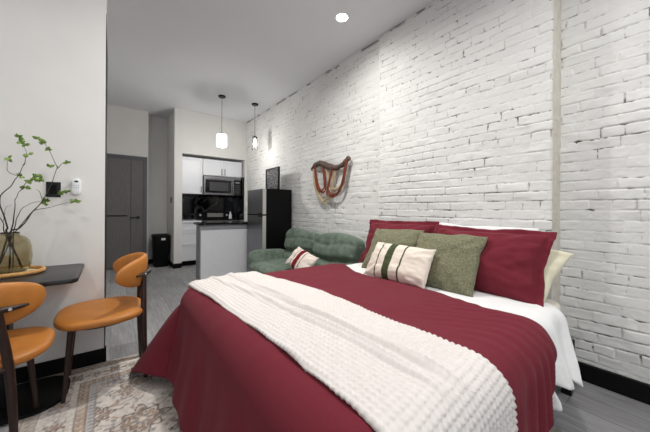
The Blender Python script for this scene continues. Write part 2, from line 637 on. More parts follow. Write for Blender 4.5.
# the return face of the breast (rough, warmer in colour than the brick)
nz = 420
V = []
F = []
for i in range(nz + 1):
    z = H * i / nz
    for j in range(7):
        t = j / 6
        x = X_BREAST - 0.002 + (X_REC - X_BREAST + 0.004) * t
        y = Y_J2 + 0.004 - 0.006 * float(fbm(z * 14, t * 3, 50)) + 0.004 * float(vnoise(z * 60, t * 9, 51))
        V.append((x, y, z))
for i in range(nz):
    for j in range(6):
        a = i * 7 + j
        F.append((a, a + 1, a + 8, a + 7))
M['return_beige'] = mat('rough_beige_return', (214, 208, 196), 0.85, var=0.08, vscale=18, bump=0.6, bscale=60, bdist=0.006)
struct(mesh_obj('wall_right_return', V, F, M['return_beige']))
struct(MB().box(X_BREAST - 0.004, X_BACK + 0.02, Y_J1 - 0.006, Y_J1 + 0.004, 0, H).build('wall_right_step', M['paint'], smooth=False))
b = MB()
b.box(X_REC - 0.022, X_REC + 0.005, Y_FRONT, Y_J2 - 0.004, 0, 0.115, 0.004)
b.box(X_BREAST - 0.022, X_BREAST + 0.005, Y_J2 - 0.02, Y_J1 - 0.006, 0, 0.115, 0.004)
b.box(X_BREAST - 0.022, X_REC, Y_J2 - 0.024, Y_J2 - 0.006, 0, 0.115, 0.004)
b.box(X_BACK - 0.022, X_BACK + 0.005, Y_J1, 5.97, 0, 0.115, 0.004)
struct(b.build('baseboard_right', M['black_trim'], smooth=False))

# ------------------------------------------------------------------ ceiling lamps
for i, (x, y) in enumerate(DOWN_AND_FILL[:1]):
    t = empty('recessed_downlight', (x, y, H))
    tag(t, 'round white recessed downlight glowing in the ceiling beside the brick wall', 'ceiling light')
    MB().lathe([(0.052, -0.002), (0.066, -0.004), (0.068, -0.001), (0.068, 0.0)], 40).build('trim_ring', M['white_plastic'], t)
    MB().lathe([(0.0, -0.0035), (0.055, -0.0035), (0.055, -0.001)], 40).build('lens', M['led'], t)


def pendant(x, y, drop, kind, label):
    t = empty('pendant_lamp', (x, y, H))
    tag(t, label, 'pendant lamp', 'pendant lamps over the peninsula')
    MB().lathe([(0.0, 0.0), (0.060, 0.0), (0.060, -0.018), (0.052, -0.026), (0.0, -0.026)], 32).build('canopy', M['matte_black'], t)
    MB().tube([(0, 0, -0.02), (0, 0, -drop)], 0.0035, seg=8).build('cord', M['matte_black'], t)
    if kind == 0:
        MB().lathe([(0.0, -drop + 0.012), (0.022, -drop + 0.010), (0.026, -drop - 0.012), (0.0, -drop - 0.012)], 24).build('lamp_holder', M['matte_black'], t)
        s = MB().lathe([(0.03, -drop - 0.012), (0.078, -drop - 0.020), (0.082, -drop - 0.04), (0.082, -drop - 0.20), (0.076, -drop - 0.222), (0.0, -drop - 0.226)], 32).build('lamp_shade', M['frosted_lit'], t)
        s['label'] = 'lit frosted glass cylinder shade'
    else:
        MB().lathe([(0.0, -drop + 0.018), (0.03, -drop + 0.016), (0.048, -drop - 0.004), (0.048, -drop - 0.022), (0.0, -drop - 0.022)], 24).build('lamp_holder', M['matte_black'], t)
        MB().lathe([(0.046, -drop - 0.02), (0.056, -drop - 0.05), (0.056, -drop - 0.23), (0.0535, -drop - 0.23), (0.0535, -drop - 0.05), (0.0435, -drop - 0.02)], 32, closed=True).build('lamp_shade', M['clear_glass'], t)
        MB().lathe([(0.0, -drop - 0.02), (0.014, -drop - 0.03), (0.018, -drop - 0.07), (0.030, -drop - 0.12), (0.024, -drop - 0.155), (0.0, -drop - 0.17)], 24).build('light_bulb', M['bulb'], t)
    l = bpy.data.lights.new('pendant_glow', 'POINT')
    l.energy = 20 if kind == 0 else 0.8
    l.color = (1, 0.97, 0.93)
    l.shadow_soft_size = 0.05
    lo = bpy.data.objects.new('pendant_glow', l)
    lo.location = (0, 0, -drop - 0.30)
    link(lo, t)


pendant(1.494, 4.866, 0.640, 0, 'black corded pendant lamp with a bright frosted cylinder shade, nearer the cabinets')
pendant(2.086, 4.860, 0.610, 1, 'black corded pendant lamp with a clear glass shade and bare bulb, nearer the brick wall')

# ------------------------------------------------------------------ kitchen
YF = 6.06   # front plane of the cabinets


def cab_door(parent, name, x0, x1, z0, z1, yf, handle=None, m='cab_white', hname='handle'):
    """shaker style leaf facing -Y; coordinates local to the parent"""
    g = MB()
    g.box(x0, x1, yf - 0.006, yf + 0.012, z0, z1, 0.001)
    fw = 0.045
    g.box(x0, x0 + fw, yf - 0.014, yf - 0.004, z0, z1, 0.0015)
    g.box(x1 - fw, x1, yf - 0.014, yf - 0.004, z0, z1, 0.0015)
    g.box(x0 + fw, x1 - fw, yf - 0.014, yf - 0.004, z1 - fw, z1, 0.0015)
    g.box(x0 + fw, x1 - fw, yf - 0.014, yf - 0.004, z0, z0 + fw, 0.0015)
    o = g.build(name, M[m], parent, smooth=False)
    if handle:
        hx, hz, vert = handle
        h = MB()
        if vert:
            h.box(hx - 0.006, hx + 0.006, yf - 0.045, yf - 0.033, hz - 0.065, hz + 0.065, 0.003)
            for q in (-0.045, 0.045):
                h.box(hx - 0.005, hx + 0.005, yf - 0.035, yf - 0.012, hz + q - 0.005, hz + q + 0.005)
        else:
            h.box(hx - 0.065, hx + 0.065, yf - 0.045, yf - 0.033, hz - 0.006, hz + 0.006, 0.003)
            for q in (-0.045, 0.045):
                h.box(hx + q - 0.005, hx + q + 0.005, yf - 0.035, yf - 0.012, hz - 0.005, hz + 0.005)
        h.build(hname, M['matte_black'], o)
    return o


# tall wall cabinet, left
t = empty('wall_cabinet', (1.30, 6.06, 1.44))
tag(t, 'tall white wall cabinet with one door, to the left of the microwave', 'cabinet')
MB().box(-0.205, 0.180, 0.012, 0.34, 0, 0.725, 0.001).build('body', M['cab_white'], t, smooth=False)
cab_door(t, 'door', -0.203, 0.178, 0.002, 0.723, 0.0, (0.150, 0.09, True))
# cabinet over the microwave
t = empty('wall_cabinet', (1.87, 6.06, 1.83))
tag(t, 'short white two-door wall cabinet directly above the microwave', 'cabinet')
MB().box(-0.385, 0.425, 0.012, 0.34, 0, 0.335, 0.001).build('body', M['cab_white'], t, smooth=False)
cab_door(t, 'door', -0.383, 0.018, 0.002, 0.333, 0.0, (-0.012, 0.085, True))
cab_door(t, 'door', 0.022, 0.423, 0.002, 0.333, 0.0, (0.052, 0.085, True))
# microwave
t = empty('microwave', (1.87, 6.00, 1.43))
tag(t, 'stainless over-range microwave with black glass door between the white wall cabinets', 'microwave')
MB().box(-0.380, 0.385, 0.01, 0.38, 0.0, 0.385, 0.004).build('body', M['fridge_side'], t, smooth=False)
MB().box(-0.380, 0.385, -0.012, 0.012, 0.335, 0.385, 0.004).build('vent_panel', M['steel'], t, smooth=False)
g = MB()
g.box(-0.380, 0.230, -0.020, 0.012, 0.0, 0.040, 0.003)
g.box(-0.380, 0.230, -0.020, 0.012, 0.312, 0.333, 0.003)
g.box(-0.380, -0.352, -0.020, 0.012, 0.035, 0.32, 0.003)
g.box(0.175, 0.230, -0.020, 0.012, 0.05, 0.29, 0.003)
do = g.build('door', M['steel'], t, smooth=False)
MB().box(-0.355, 0.177, -0.012, 0.008, 0.035, 0.315).build('door_glass', M['black_gloss'], do, smooth=False)
MB().box(-0.270, 0.110, -0.0135, -0.0115, 0.085, 0.262).build('door_window', mat('dark_grey_mesh_window', (58, 59, 62), 0.4), do, smooth=False)
MB().tube([(0.205, -0.05, 0.04), (0.205, -0.05, 0.30)], 0.011).tube([(0.205, -0.05, 0.06), (0.205, -0.015, 0.06)], 0.007).tube([(0.205, -0.05, 0.28), (0.205, -0.015, 0.28)], 0.007).build('handle', M['steel'], do)
cp = MB().box(0.234, 0.385, -0.018, 0.012, 0.0, 0.333, 0.003).build('control_panel', M['black_gloss'], t, smooth=False)
MB().box(0.262, 0.352, -0.020, -0.0175, 0.262, 0.292).build('display', mat('pale_display', (120, 128, 130), 0.3), cp, smooth=False)
g = MB()
for r in range(5):
    for c in range(3):
        g.box(0.262 + c * 0.033, 0.286 + c * 0.033, -0.0195, -0.0175, 0.05 + r * 0.038, 0.068 + r * 0.038)
g.build('keypad', mat('grey_keys', (70, 72, 74), 0.4), cp, smooth=False)['kind'] = 'stuff'
# black marble backsplash and its side return
struct(MB().box(XA0 + 0.002, XA1 - 0.002, 6.685, 6.70, 0.90, 1.47).box(XA1 - 0.014, XA1 - 0.002, 6.0, 6.69, 0.90, 1.47).build('trim_2', M['marble'], smooth=False))
# dark glass side panel beside the microwave
o = MB().box(2.285, 2.330, 5.985, 6.40, 1.43, 1.835, 0.003).build('side_panel', M['black_gloss'], smooth=False)
tag(o, 'narrow glossy black filler panel between the microwave and the alcove edge', 'panel')

# base cabinets
t = empty('base_cabinet', (1.285, 6.08, 0.0))
tag(t, 'white base cabinet with a drawer and two doors below the black backsplash', 'cabinet')
MB().box(-0.185, 0.185, 0.014, 0.60, 0.10, 0.86, 0.001).build('body', M['cab_white'], t, smooth=False)
MB().box(-0.185, 0.185, 0.06, 0.58, 0.0, 0.10).build('toe_kick', M['black_trim'], t, smooth=False)
cab_door(t, 'drawer', -0.183, 0.183, 0.70, 0.855, 0.0)
cab_door(t, 'door', -0.183, 0.183, 0.415, 0.692, 0.0)
cab_door(t, 'door', -0.183, 0.183, 0.105, 0.408, 0.0)
o = MB().box(XA0 + 0.004, 1.472, 6.045, 6.684, 0.862, 0.898, 0.002).build('back_countertop', M['cab_white'], smooth=False)
tag(o, 'short pale countertop on the white base cabinet in the kitchen alcove', 'countertop')
# range
t = empty('kitchen_range', (1.87, 6.06, 0.0))
tag(t, 'black and stainless range under the microwave, mostly behind the peninsula', 'stove')
MB().box(-0.375, 0.385, 0.0, 0.58, 0.02, 0.90, 0.004).build('body', M['fridge_side'], t, smooth=False)
MB().box(-0.375, 0.385, -0.02, 0.56, 0.90, 0.915, 0.003).build('cooktop', M['black_gloss'], t, smooth=False)
MB().box(-0.370, 0.380, -0.035, 0.0, 0.78, 0.895, 0.004).build('control_panel', M['steel'], t, smooth=False)
bg = MB().box(-0.375, 0.385, 0.54, 0.60, 0.90, 1.07, 0.004).build('backguard', M['fridge_side'], t, smooth=False)
MB().box(-0.150, 0.200, 0.536, 0.541, 0.955, 1.045, 0.002).build('display', mat('grey_range_display', (150, 150, 146), 0.35), bg, smooth=False)
for q in (-0.30, 0.28):
    MB().lathe([(0, 0), (0.022, 0), (0.02, 0.025), (0, 0.026)], 20, Matrix.Translation((q, 0.54, 1.0)) @ Matrix.Rotation(PI / 2, 4, 'X')).build('knob', M['chrome'], bg)
for q, yy in ((-0.19, 0.15), (0.19, 0.15), (-0.19, 0.40), (0.19, 0.40)):
    MB().tube([(q + 0.08 * math.cos(a * PI / 8), yy + 0.08 * math.sin(a * PI / 8), 0.92) for a in range(17)], 0.007, seg=6).build('burner_ring', M['black_plastic'], t)

# bottle and dish on the range / counter
t = empty('soap_bottle', (2.075, 6.02, 0.915))
t.location = (2.10, 6.20, 0.917)
tag(t, 'small white bottle standing at the back of the range top', 'bottle')
MB().lathe([(0, 0), (0.032, 0), (0.034, 0.01), (0.034, 0.10), (0.014, 0.12), (0.014, 0.135), (0, 0.135)], 20).build('body', M['white_plastic'], t)
MB().lathe([(0, 0.133), (0.017, 0.133), (0.017, 0.16), (0, 0.162)], 16).build('cap', M['chrome'], t)

# peninsula
t = empty('breakfast_peninsula', (1.52, 4.82, 0.0))
tag(t, 'white panelled peninsula with black stone top under the two pendant lamps', 'kitchen island')
MB().box(-0.39, 0.80, -0.115, 0.12, 0, 0.885, 0.002).build('front_panel', M['panel_white'], t, smooth=False)
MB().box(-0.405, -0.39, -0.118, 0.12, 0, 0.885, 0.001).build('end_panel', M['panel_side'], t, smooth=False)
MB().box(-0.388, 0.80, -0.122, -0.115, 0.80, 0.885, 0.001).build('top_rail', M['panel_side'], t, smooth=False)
MB().box(-0.44, 0.845, -0.16, 0.17, 0.887, 0.918, 0.004).build('countertop', M['marble'], t, smooth=False)

# fridge
M['pale_strip'] = mat('pale_metal_edge', (200, 198, 192), 0.4, metal=0.4)
t = empty('refrigerator', (2.10, 4.25, 0.0))
tag(t, 'black two-door refrigerator with stainless doors against the brick wall', 'refrigerator')
MB().box(-0.215, 0.235, -0.30, 0.30, 0.02, 1.457, 0.006).build('body', M['fridge_side'], t, smooth=False)
for z0, z1, hz in ((1.06, 1.455, (1.065, 0)), (0.06, 1.045, (1.02, 0))):
    do = MB().box(-0.270, -0.218, -0.30, 0.30, z0, z1, 0.008).build('door', M['steel'], t, smooth=False)
    MB().box(-0.274, -0.216, -0.304, -0.299, z0 + 0.004, z1 - 0.004, 0.002).build('edge_strip', M['pale_strip'], do, smooth=False)
    MB().box(-0.284, -0.268, -0.285, -0.15, hz[0], hz[0] + 0.02, 0.004).build('handle', M['matte_black'], do, smooth=False)
MB().box(-0.274, -0.216, -0.302, 0.302, 1.043, 1.062, 0.002).build('door_gap', M['black_plastic'], t, smooth=False)

# framed board on the fridge
FRZ = 1.459


def art_mat():
    m = mat('chalky_grey_print', (60, 60, 62), 0.6)
    nt = m.node_tree
    N = nt.nodes
    L = nt.links
    tc = N.new('ShaderNodeTexCoord')
    mp = N.new('ShaderNodeMapping')
    mp.inputs['Scale'].default_value = (9, 9, 26)
    L.new(tc.outputs['Object'], mp.inputs[0])
    no = N.new('ShaderNodeTexNoise')
    no.inputs['Scale'].default_value = 1.6
    no.inputs['Detail'].default_value = 4
    L.new(mp.outputs[0], no.inputs['Vector'])
    cr = N.new('ShaderNodeValToRGB')
    cr.color_ramp.elements[0].position = 0.42
    cr.color_ramp.elements[0].color = lin((50, 51, 54))
    cr.color_ramp.elements[1].position = 0.68
    cr.color_ramp.elements[1].color = lin((140, 140, 142))
    L.new(no.outputs['Fac'], cr.inputs[0])
    L.new(cr.outputs[0], N['Principled BSDF'].inputs['Base Color'])
    return m


t = empty('picture_frame', (2.16, 4.29, FRZ))
tag(t, 'black framed grey chalkboard style print standing on top of the refrigerator', 'picture')
g = MB()
W2, HH, T2 = 0.235, 0.375, 0.016
g.box(-T2, T2, -W2, -W2 + 0.025, 0, HH, 0.002)
g.box(-T2, T2, W2 - 0.025, W2, 0, HH, 0.002)
g.box(-T2, T2, -W2, W2, 0, 0.025, 0.002)
g.box(-T2, T2, -W2, W2, HH - 0.025, HH, 0.002)
g.build('frame', M['matte_black'], t, smooth=False)
MB().box(-0.006, 0.008, -W2 + 0.02, W2 - 0.02, 0.02, HH - 0.02).build('print', art_mat(), t, smooth=False)

# trash can
t = empty('trash_can', (0.79, 6.42, 0.0))
tag(t, 'tall black plastic trash can with white label standing in the recess by the door', 'trash can')


def rrect(hx, hy, r, n=6):
    o = []
    for cx, cy, a0 in ((hx - r, hy - r, 0), (-hx + r, hy - r, PI / 2), (-hx + r, -hy + r, PI), (hx - r, -hy + r, 1.5 * PI)):
        for i in range(n + 1):
            a = a0 + PI / 2 * i / n
            o.append((cx + r * math.cos(a), cy + r * math.sin(a)))
    return o


def loft(rings):
    """rings: list of (outline, z)"""
    n = len(rings[0][0])
    V = []
    F = []
    for o, z in rings:
        V += [(x, y, z) for x, y in o]
    for i in range(len(rings) - 1):
        for kk in range(n):
            k2 = (kk + 1) % n
            F.append((i * n + kk, i * n + k2, (i + 1) * n + k2, (i + 1) * n + kk))
    F.append(tuple(reversed(range(n))))
    F.append(tuple((len(rings) - 1) * n + kk for kk in range(n)))
    return V, F


MB().add(*loft([(rrect(0.115, 0.15, 0.03), 0.0), (rrect(0.118, 0.155, 0.03), 0.01), (rrect(0.138, 0.18, 0.035), 0.585)])).build('bin', M['black_plastic'], t)
MB().add(*loft([(rrect(0.146, 0.188, 0.04), 0.580), (rrect(0.148, 0.190, 0.04), 0.60), (rrect(0.140, 0.182, 0.04), 0.622), (rrect(0.10, 0.14, 0.03), 0.630)])).build('lid', M['black_plastic'], t)
MB().box(-0.01, 0.06, -0.1865, -0.178, 0.525, 0.565).build('sticker', M['paper'], t, smooth=False)

# light switch on the side of the kitchen block, and switch + remote on the partition
t = MB().box(0.946, 0.955, 6.26, 6.34, 1.25, 1.37, 0.003).build('light_switch', M['black_plastic'], smooth=False)
tag(t, 'small black light switch on the wall beside the trash can', 'light switch')
t = empty('light_switch', (-0.3145, Y_P, 1.268))
tag(t, 'square black wall switch plate behind the budding branches', 'light switch')
MB().box(-0.036, 0.038, -0.007, 0, -0.052, 0.052, 0.003).build('plate', M['matte_black'], t, smooth=False)
MB().box(-0.017, 0.017, -0.012, -0.006, -0.033, 0.033, 0.002).build('rocker', M['black_plastic'], t, smooth=False)
t = empty('remote_control', (-0.195, Y_P, 1.294))
tag(t, 'white rounded remote control in a holder on the white partition wall', 'remote')
Mx = Matrix.Rotation(PI / 2, 4, 'X')
MB().poly_prism(rrect(0.024, 0.058, 0.022), 0.0, 0.022, 0.005, Mx).build('body', M['white_plastic'], t)
MB().poly_prism(rrect(0.011, 0.006, 0.005), 0.022, 0.0235, 0, Matrix.Translation((0, 0, 0.036)) @ Mx).build('display', M['black_gloss'], t)
g = MB()
for r in range(2):
    for c in range(3):
        g.poly_prism(rrect(0.004, 0.003, 0.002), 0.022, 0.0235, 0, Matrix.Translation((-0.012 + 0.012 * c, 0, 0.008 - 0.016 * r)) @ Mx)
g.build('buttons', mat('pale_grey_buttons', (190, 192, 196), 0.5), t)

# painted-over bracket on the far brick wall
t = empty('wall_bracket', (2.384, 4.80, 2.5))
tag(t, 'slim painted-over metal bracket high on the brick wall behind the pendant lamps', 'bracket')
g = MB()
g.box(-0.012, 0.0, -0.022, 0.022, -0.20, 0.06, 0.004)
g.tube([(-0.01, 0, 0.0), (-0.035, 0, 0.03), (-0.035, 0, 0.06)], 0.008)
g.build('plate', M['paint_grey'], t)

# ------------------------------------------------------------------ rug
RX0, RX1, RY0, RY1 = -0.39, 1.85, -0.45, 2.635


def rug():
    ds = 0.0075
    nx = int((RX1 - RX0) / ds)
    ny = int((RY1 - RY0) / ds)
    X, Y = np.meshgrid(np.linspace(RX0, RX1, nx), np.linspace(RY0, RY1, ny))
    cx, cy = (RX0 + RX1) / 2, (RY0 + RY1) / 2
    U = np.abs(X - cx)
    Vv = np.abs(Y - cy)
    hx, hy = (RX1 - RX0) / 2, (RY1 - RY0) / 2
    e = np.minimum(hx - U, hy - Vv)                      # distance from the edge
    al = np.where(hx - U < hy - Vv, Y - cy, X - cx)      # along the border
    C = lambda c: np.array(lin(c)[:3])
    cream, beige, tan, greyb, brown, dark, rose = C((214, 206, 196)), C((190, 178, 166)), C((178, 146, 112)), C((150, 150, 152)), C((134, 104, 88)), C((92, 78, 74)), C((176, 142, 130))
    col = np.broadcast_to(cream, X.shape + (3,)).copy()

    def put(mask, c, a=1.0):
        mm = (np.clip(mask, 0, 1) * a)[..., None]
        col[:] = col * (1 - mm) + c * mm

    def band(a, b):
        return ((e >= a) & (e < b)).astype(float)

    put(band(0, 0.018), C((196, 186, 174)))
    put(band(0.018, 0.030), brown, 0.7)
    # outer guard: beige with small chevrons
    put(band(0.030, 0.082), beige)
    z1 = np.abs(((al / 0.036) % 1) - 0.5) * 2
    put(band(0.030, 0.082) * (np.abs((e - 0.056) / 0.026 - (z1 - 0.5) * 1.3) < 0.28), brown, 0.65)
    put(band(0.082, 0.090), dark, 0.7)
    # main border: cream with rosettes and scrolls
    b0, b1 = 0.090, 0.235
    mid = (b0 + b1) / 2
    per = 0.20
    u = ((al / per) % 1 - 0.5) * per
    v = e - mid
    rr = np.hypot(u, v * 1.05)
    th = np.arctan2(v, u)
    pet = 0.034 + 0.012 * np.cos(6 * th)
    put(band(b0, b1) * (np.abs(rr - pet) < 0.006), dark, 0.75)
    put(band(b0, b1) * (rr < pet - 0.012), rose, 0.8)
    put(band(b0, b1) * (rr < 0.010), tan)
    u2 = (((al / per + 0.5) % 1) - 0.5) * per
    r2 = np.hypot(u2 * 0.8, v)
    th2 = np.arctan2(v, u2)
    put(band(b0, b1) * (np.abs(r2 - (0.026 + 0.010 * np.cos(4 * th2))) < 0.006), brown, 0.7)
    put(band(b0, b1) * (r2 < 0.013), greyb, 0.8)
    sc1 = np.abs(v - 0.045 * np.sin(2 * PI * al / per)) < 0.0045
    put(band(b0 + 0.008, b1 - 0.008) * sc1, tan, 0.75)
    sc2 = np.abs(v + 0.045 * np.sin(2 * PI * al / per)) < 0.0035
    put(band(b0 + 0.008, b1 - 0.008) * sc2, greyb, 0.7)
    put(band(b1, b1 + 0.008), dark, 0.7)
    # inner guards
    put(band(b1 + 0.008, b1 + 0.048), tan, 0.75)
    z3 = ((al / 0.045) % 1)
    put(band(b1 + 0.012, b1 + 0.044) * (np.abs(z3 - 0.5) < 0.22), cream, 0.7)
    put(band(b1 + 0.020, b1 + 0.036) * (np.abs(z3 - 0.5) < 0.09), brown, 0.8)
    put(band(b1 + 0.048, b1 + 0.056), brown, 0.8)
    put(band(b1 + 0.056, b1 + 0.088), C((186, 182, 180)))
    z4 = ((al / 0.03) % 1)
    put(band(b1 + 0.062, b1 + 0.082) * (z4 < 0.45), greyb, 0.8)
    put(band(b1 + 0.088, b1 + 0.095), dark, 0.6)
    # field with repeated medallions and vines
    fi = (e >= b1 + 0.095)
    fx = X - (RX0 + b1 + 0.095)
    fy = (RY1 - b1 - 0.095) - Y
    put(fi.astype(float), C((206, 198, 190)))
    pa, pb = 0.40, 0.34
    for ox, oy, big in ((0, 0, 1.0), (0.5, 0.5, 0.62)):
        a = ((fx / pa + ox) % 1 - 0.5) * pa
        bb = ((fy / pb + oy) % 1 - 0.5) * pb
        q = np.hypot(a, bb)
        t_ = np.arctan2(bb, a)
        out = big * (0.105 + 0.022 * np.cos(8 * t_) + 0.012 * np.cos(4 * t_))
        put(fi * (np.abs(q - out) < 0.0065), dark, 0.75)
        put(fi * (q < out - 0.0065), C((192, 178, 164)), 0.7)
        put(fi * (np.abs(q - out * 0.68) < 0.005), brown, 0.75)
        put(fi * (q < out * 0.60) * (np.cos(8 * t_) > 0.0), C((164, 140, 118)), 0.8)
        put(fi * (q < out * 0.33), greyb, 0.8)
        put(fi * (q < out * 0.18), C((214, 200, 180)))
        put(fi * (np.abs(np.abs(a) - np.abs(bb) * 1.15) < 0.004) * (q > out) * (q < out + 0.055), tan, 0.8)
    vine = np.abs(np.sin(fx * 15.7) * 0.045 - (((fy / 0.17) % 1) - 0.5) * 0.17) < 0.0045
    put(fi * vine, C((150, 138, 128)), 0.55)
    leafs = vnoise(X * 42, Y * 42, 5)
    put(fi * (leafs > 0.80), C((146, 128, 114)), 0.6)
    put(fi * (vnoise(X * 36, Y * 36, 8) > 0.84), C((120, 122, 126)), 0.55)
    # woven wear: faded patches and pile speckle
    fade = fbm(X * 5, Y * 5, 61)
    put(sstep(fade, 0.52, 0.78), C((204, 198, 192)), 0.55)
    sp = 0.86 + 0.28 * vnoise(X * 120, Y * 120, 9)
    col *= sp[..., None]
    col = 0.62 * (col / 0.62) ** 1.35
    col = col * 0.68 + 0.32 * col.mean(-1, keepdims=True)
    Z = 0.007 + 0.0012 * vnoise(X * 110, Y * 110, 4)
    Z[0, :] = Z[-1, :] = 0.0005
    Z[:, 0] = Z[:, -1] = 0.0005
    V = np.stack([X, Y, Z], -1).reshape(-1, 3)
    idx = np.arange(nx * ny).reshape(ny, nx)
    Fq = np.stack([idx[:-1, :-1], idx[:-1, 1:], idx[1:, 1:], idx[1:, :-1]], -1).reshape(-1, 4)
    me = bpy.data.meshes.new('area_rug')
    me.vertices.add(len(V))
    me.vertices.foreach_set('co', V.astype(np.float32).ravel())
    me.loops.add(Fq.size)
    me.loops.foreach_set('vertex_index', Fq.astype(np.int32).ravel())
    me.polygons.add(len(Fq))
    me.polygons.foreach_set('loop_start', np.arange(0, Fq.size, 4, dtype=np.int32))
    me.polygons.foreach_set('loop_total', np.full(len(Fq), 4, dtype=np.int32))
    me.polygons.foreach_set('use_smooth', np.ones(len(Fq), dtype=bool))
    me.update(calc_edges=True)
    set_color_attr(me, 'yarn_color', np.concatenate([col, np.ones(X.shape + (1,))], -1))
    me.materials.append(attr_mat('printed_rug_pile', 'yarn_color', 0.95, bump=0.3, bscale=400, spec=0.1, sheen=0.1))
    o = link(bpy.data.objects.new('area_rug', me))
    tag(o, 'faded beige oriental rug with floral border running under the bed', 'rug')


rug()

# ------------------------------------------------------------------ bed
BX0, BX1, BY0, BY1 = 0.355, 2.33, 0.36, 2.12     # outer faces of the dressed mattress
ZT = 0.62

t = empty('bed', (1.38, 1.24, 0.0))
tag(t, 'queen bed with black frame and white mattress under the maroon duvet', 'bed')
g = MB()
g.box(-0.90, 0.93, -0.80, -0.76, 0.20, 0.30, 0.006)
g.box(-0.90, 0.93, 0.76, 0.80, 0.20, 0.30, 0.006)
g.box(-0.90, -0.86, -0.80, 0.80, 0.20, 0.30, 0.006)
g.box(0.90, 0.935, -0.80, 0.80, 0.20, 0.34, 0.006)
g.build('frame', M['matte_black'], t, smooth=False)
for x in (-0.87, 0.03, 0.90):
    for y in (-0.77, 0.77):
        MB().box(x - 0.025, x + 0.025, y - 0.025, y + 0.025, 0.0095 if x < 0.5 else 0.0, 0.21, 0.004).build('leg', M['matte_black'], t, smooth=False)


def superbox(hx, hy, hz, p=5.0, n=18, disp=None):
    V = []
    F = []
    idx = {}

    def vid(a, b, c):
        kk = (a, b, c)
        if kk not in idx:
            q = Vector((2 * a / n - 1, 2 * b / n - 1, 2 * c / n - 1))
            q = Vector([math.sin(x * PI / 2) * 0.35 + x * 0.65 for x in q])
            l = (abs(q.x) ** p + abs(q.y) ** p + abs(q.z) ** p) ** (1 / p)
            q /= l
            P = Vector((q.x * hx, q.y * hy, q.z * hz))
            if disp:
                P = disp(P, q)
            idx[kk] = len(V)
            V.append(P)
        return idx[kk]

    for a in range(n):
        for b in range(n):
            F.append((vid(a, b, 0), vid(a, b + 1, 0), vid(a + 1, b + 1, 0), vid(a + 1, b, 0)))
            F.append((vid(a, b, n), vid(a + 1, b, n), vid(a + 1, b + 1, n), vid(a, b + 1, n)))
            F.append((vid(a, 0, b), vid(a + 1, 0, b), vid(a + 1, 0, b + 1), vid(a, 0, b + 1)))
            F.append((vid(a, n, b), vid(a, n, b + 1), vid(a + 1, n, b + 1), vid(a + 1, n, b)))
            F.append((vid(0, a, b), vid(0, a, b + 1), vid(0, a + 1, b + 1), vid(0, a + 1, b)))
            F.append((vid(n, a, b), vid(n, a + 1, b), vid(n, a + 1, b + 1), vid(n, a, b + 1)))
    return V, F


MB().add(*superbox(0.905, 0.765, 0.14, 14, 30), Matrix.Translation((0.02, 0, 0.445))).build('mattress', M['mattress'], t, sharp=None)


def drape(px, py, core, top, r, z_floor, flare=0.10, fold=0.02, seed=0, lift=0.0, fk=26.0, flare_corner=0.0):
    """maps a point of a flat cloth onto the bed: flat inside the core rectangle, rolled over its edge, hanging outside"""
    x0, x1, y0, y1 = core
    cx = min(max(px, x0), x1)
    cy = min(max(py, y0), y1)
    dx, dy = px - cx, py - cy
    d = math.hypot(dx, dy)
    top_w = 0.006 * (float(fbm(px * 3.5, py * 3.5, seed)) - 0.5) * 2 + 0.004 * (float(fbm(px * 9, py * 9, seed + 1)) - 0.5) * 2
    if d < 1e-6:
        return Vector((px, py, top + lift + top_w))
    nx, ny = dx / d, dy / d
    corner = 2 * abs(nx * ny)                    # 0 on a side, 1 on the diagonal
    R = r
    a = d / R
    if a < PI / 2:
        return Vector((cx + nx * R * math.sin(a), cy + ny * R * math.sin(a), top - R * (1 - math.cos(a)) + lift * math.cos(a) + top_w * (1 - a / 1.6)))
    drop = d - R * PI / 2
    s = (cx + cy * 1.0) * fk + math.atan2(ny, nx) * 3.2
    fo = fold * min(1, drop / 0.25) * (math.sin(s) + 0.5 * math.sin(2.3 * s + 1.7 + seed) + 0.6 * (float(fbm(cx * 9 + 3, cy * 9 + nx, seed + 4)) - 0.5) * 2)
    fl = (flare + flare_corner * corner) * (drop / 0.5) ** 1.15 * 0.5 * 2
    fl = flare * (drop / 0.5) ** 1.15 + flare_corner * corner * (drop / 0.5) ** 0.72
    off = R + fl + fo + lift
    z = top - R - drop * math.sqrt(max(0.15, 1 - min(0.85, (flare + flare_corner * corner) / 0.5) ** 2))
    z = max(z, z_floor + 0.012 + 0.006 * math.sin(s))
    return Vector((cx + nx * off, cy + ny * off, z))


def cloth(name, poly_fn, nu, nv, m, thick, parent=None):
    V = []
    F = []
    for j in range(nv + 1):
        for i in range(nu + 1):
            V.append(poly_fn(i / nu, j / nv))
    for j in range(nv):
        for i in range(nu):
            a = j * (nu + 1) + i
            F.append((a, a + 1, a + nu + 2, a + nu + 1))
    o = mesh_obj(name, V, F, m, parent)
    so = o.modifiers.new('thickness', 'SOLIDIFY')
    so.thickness = thick
    so.offset = 1.0
    return o


CORE = (BX0 + 0.145, 2.20, BY0 + 0.13, BY1 - 0.13)
# white top sheet: from the pillows to under the duvet, hanging over both long sides


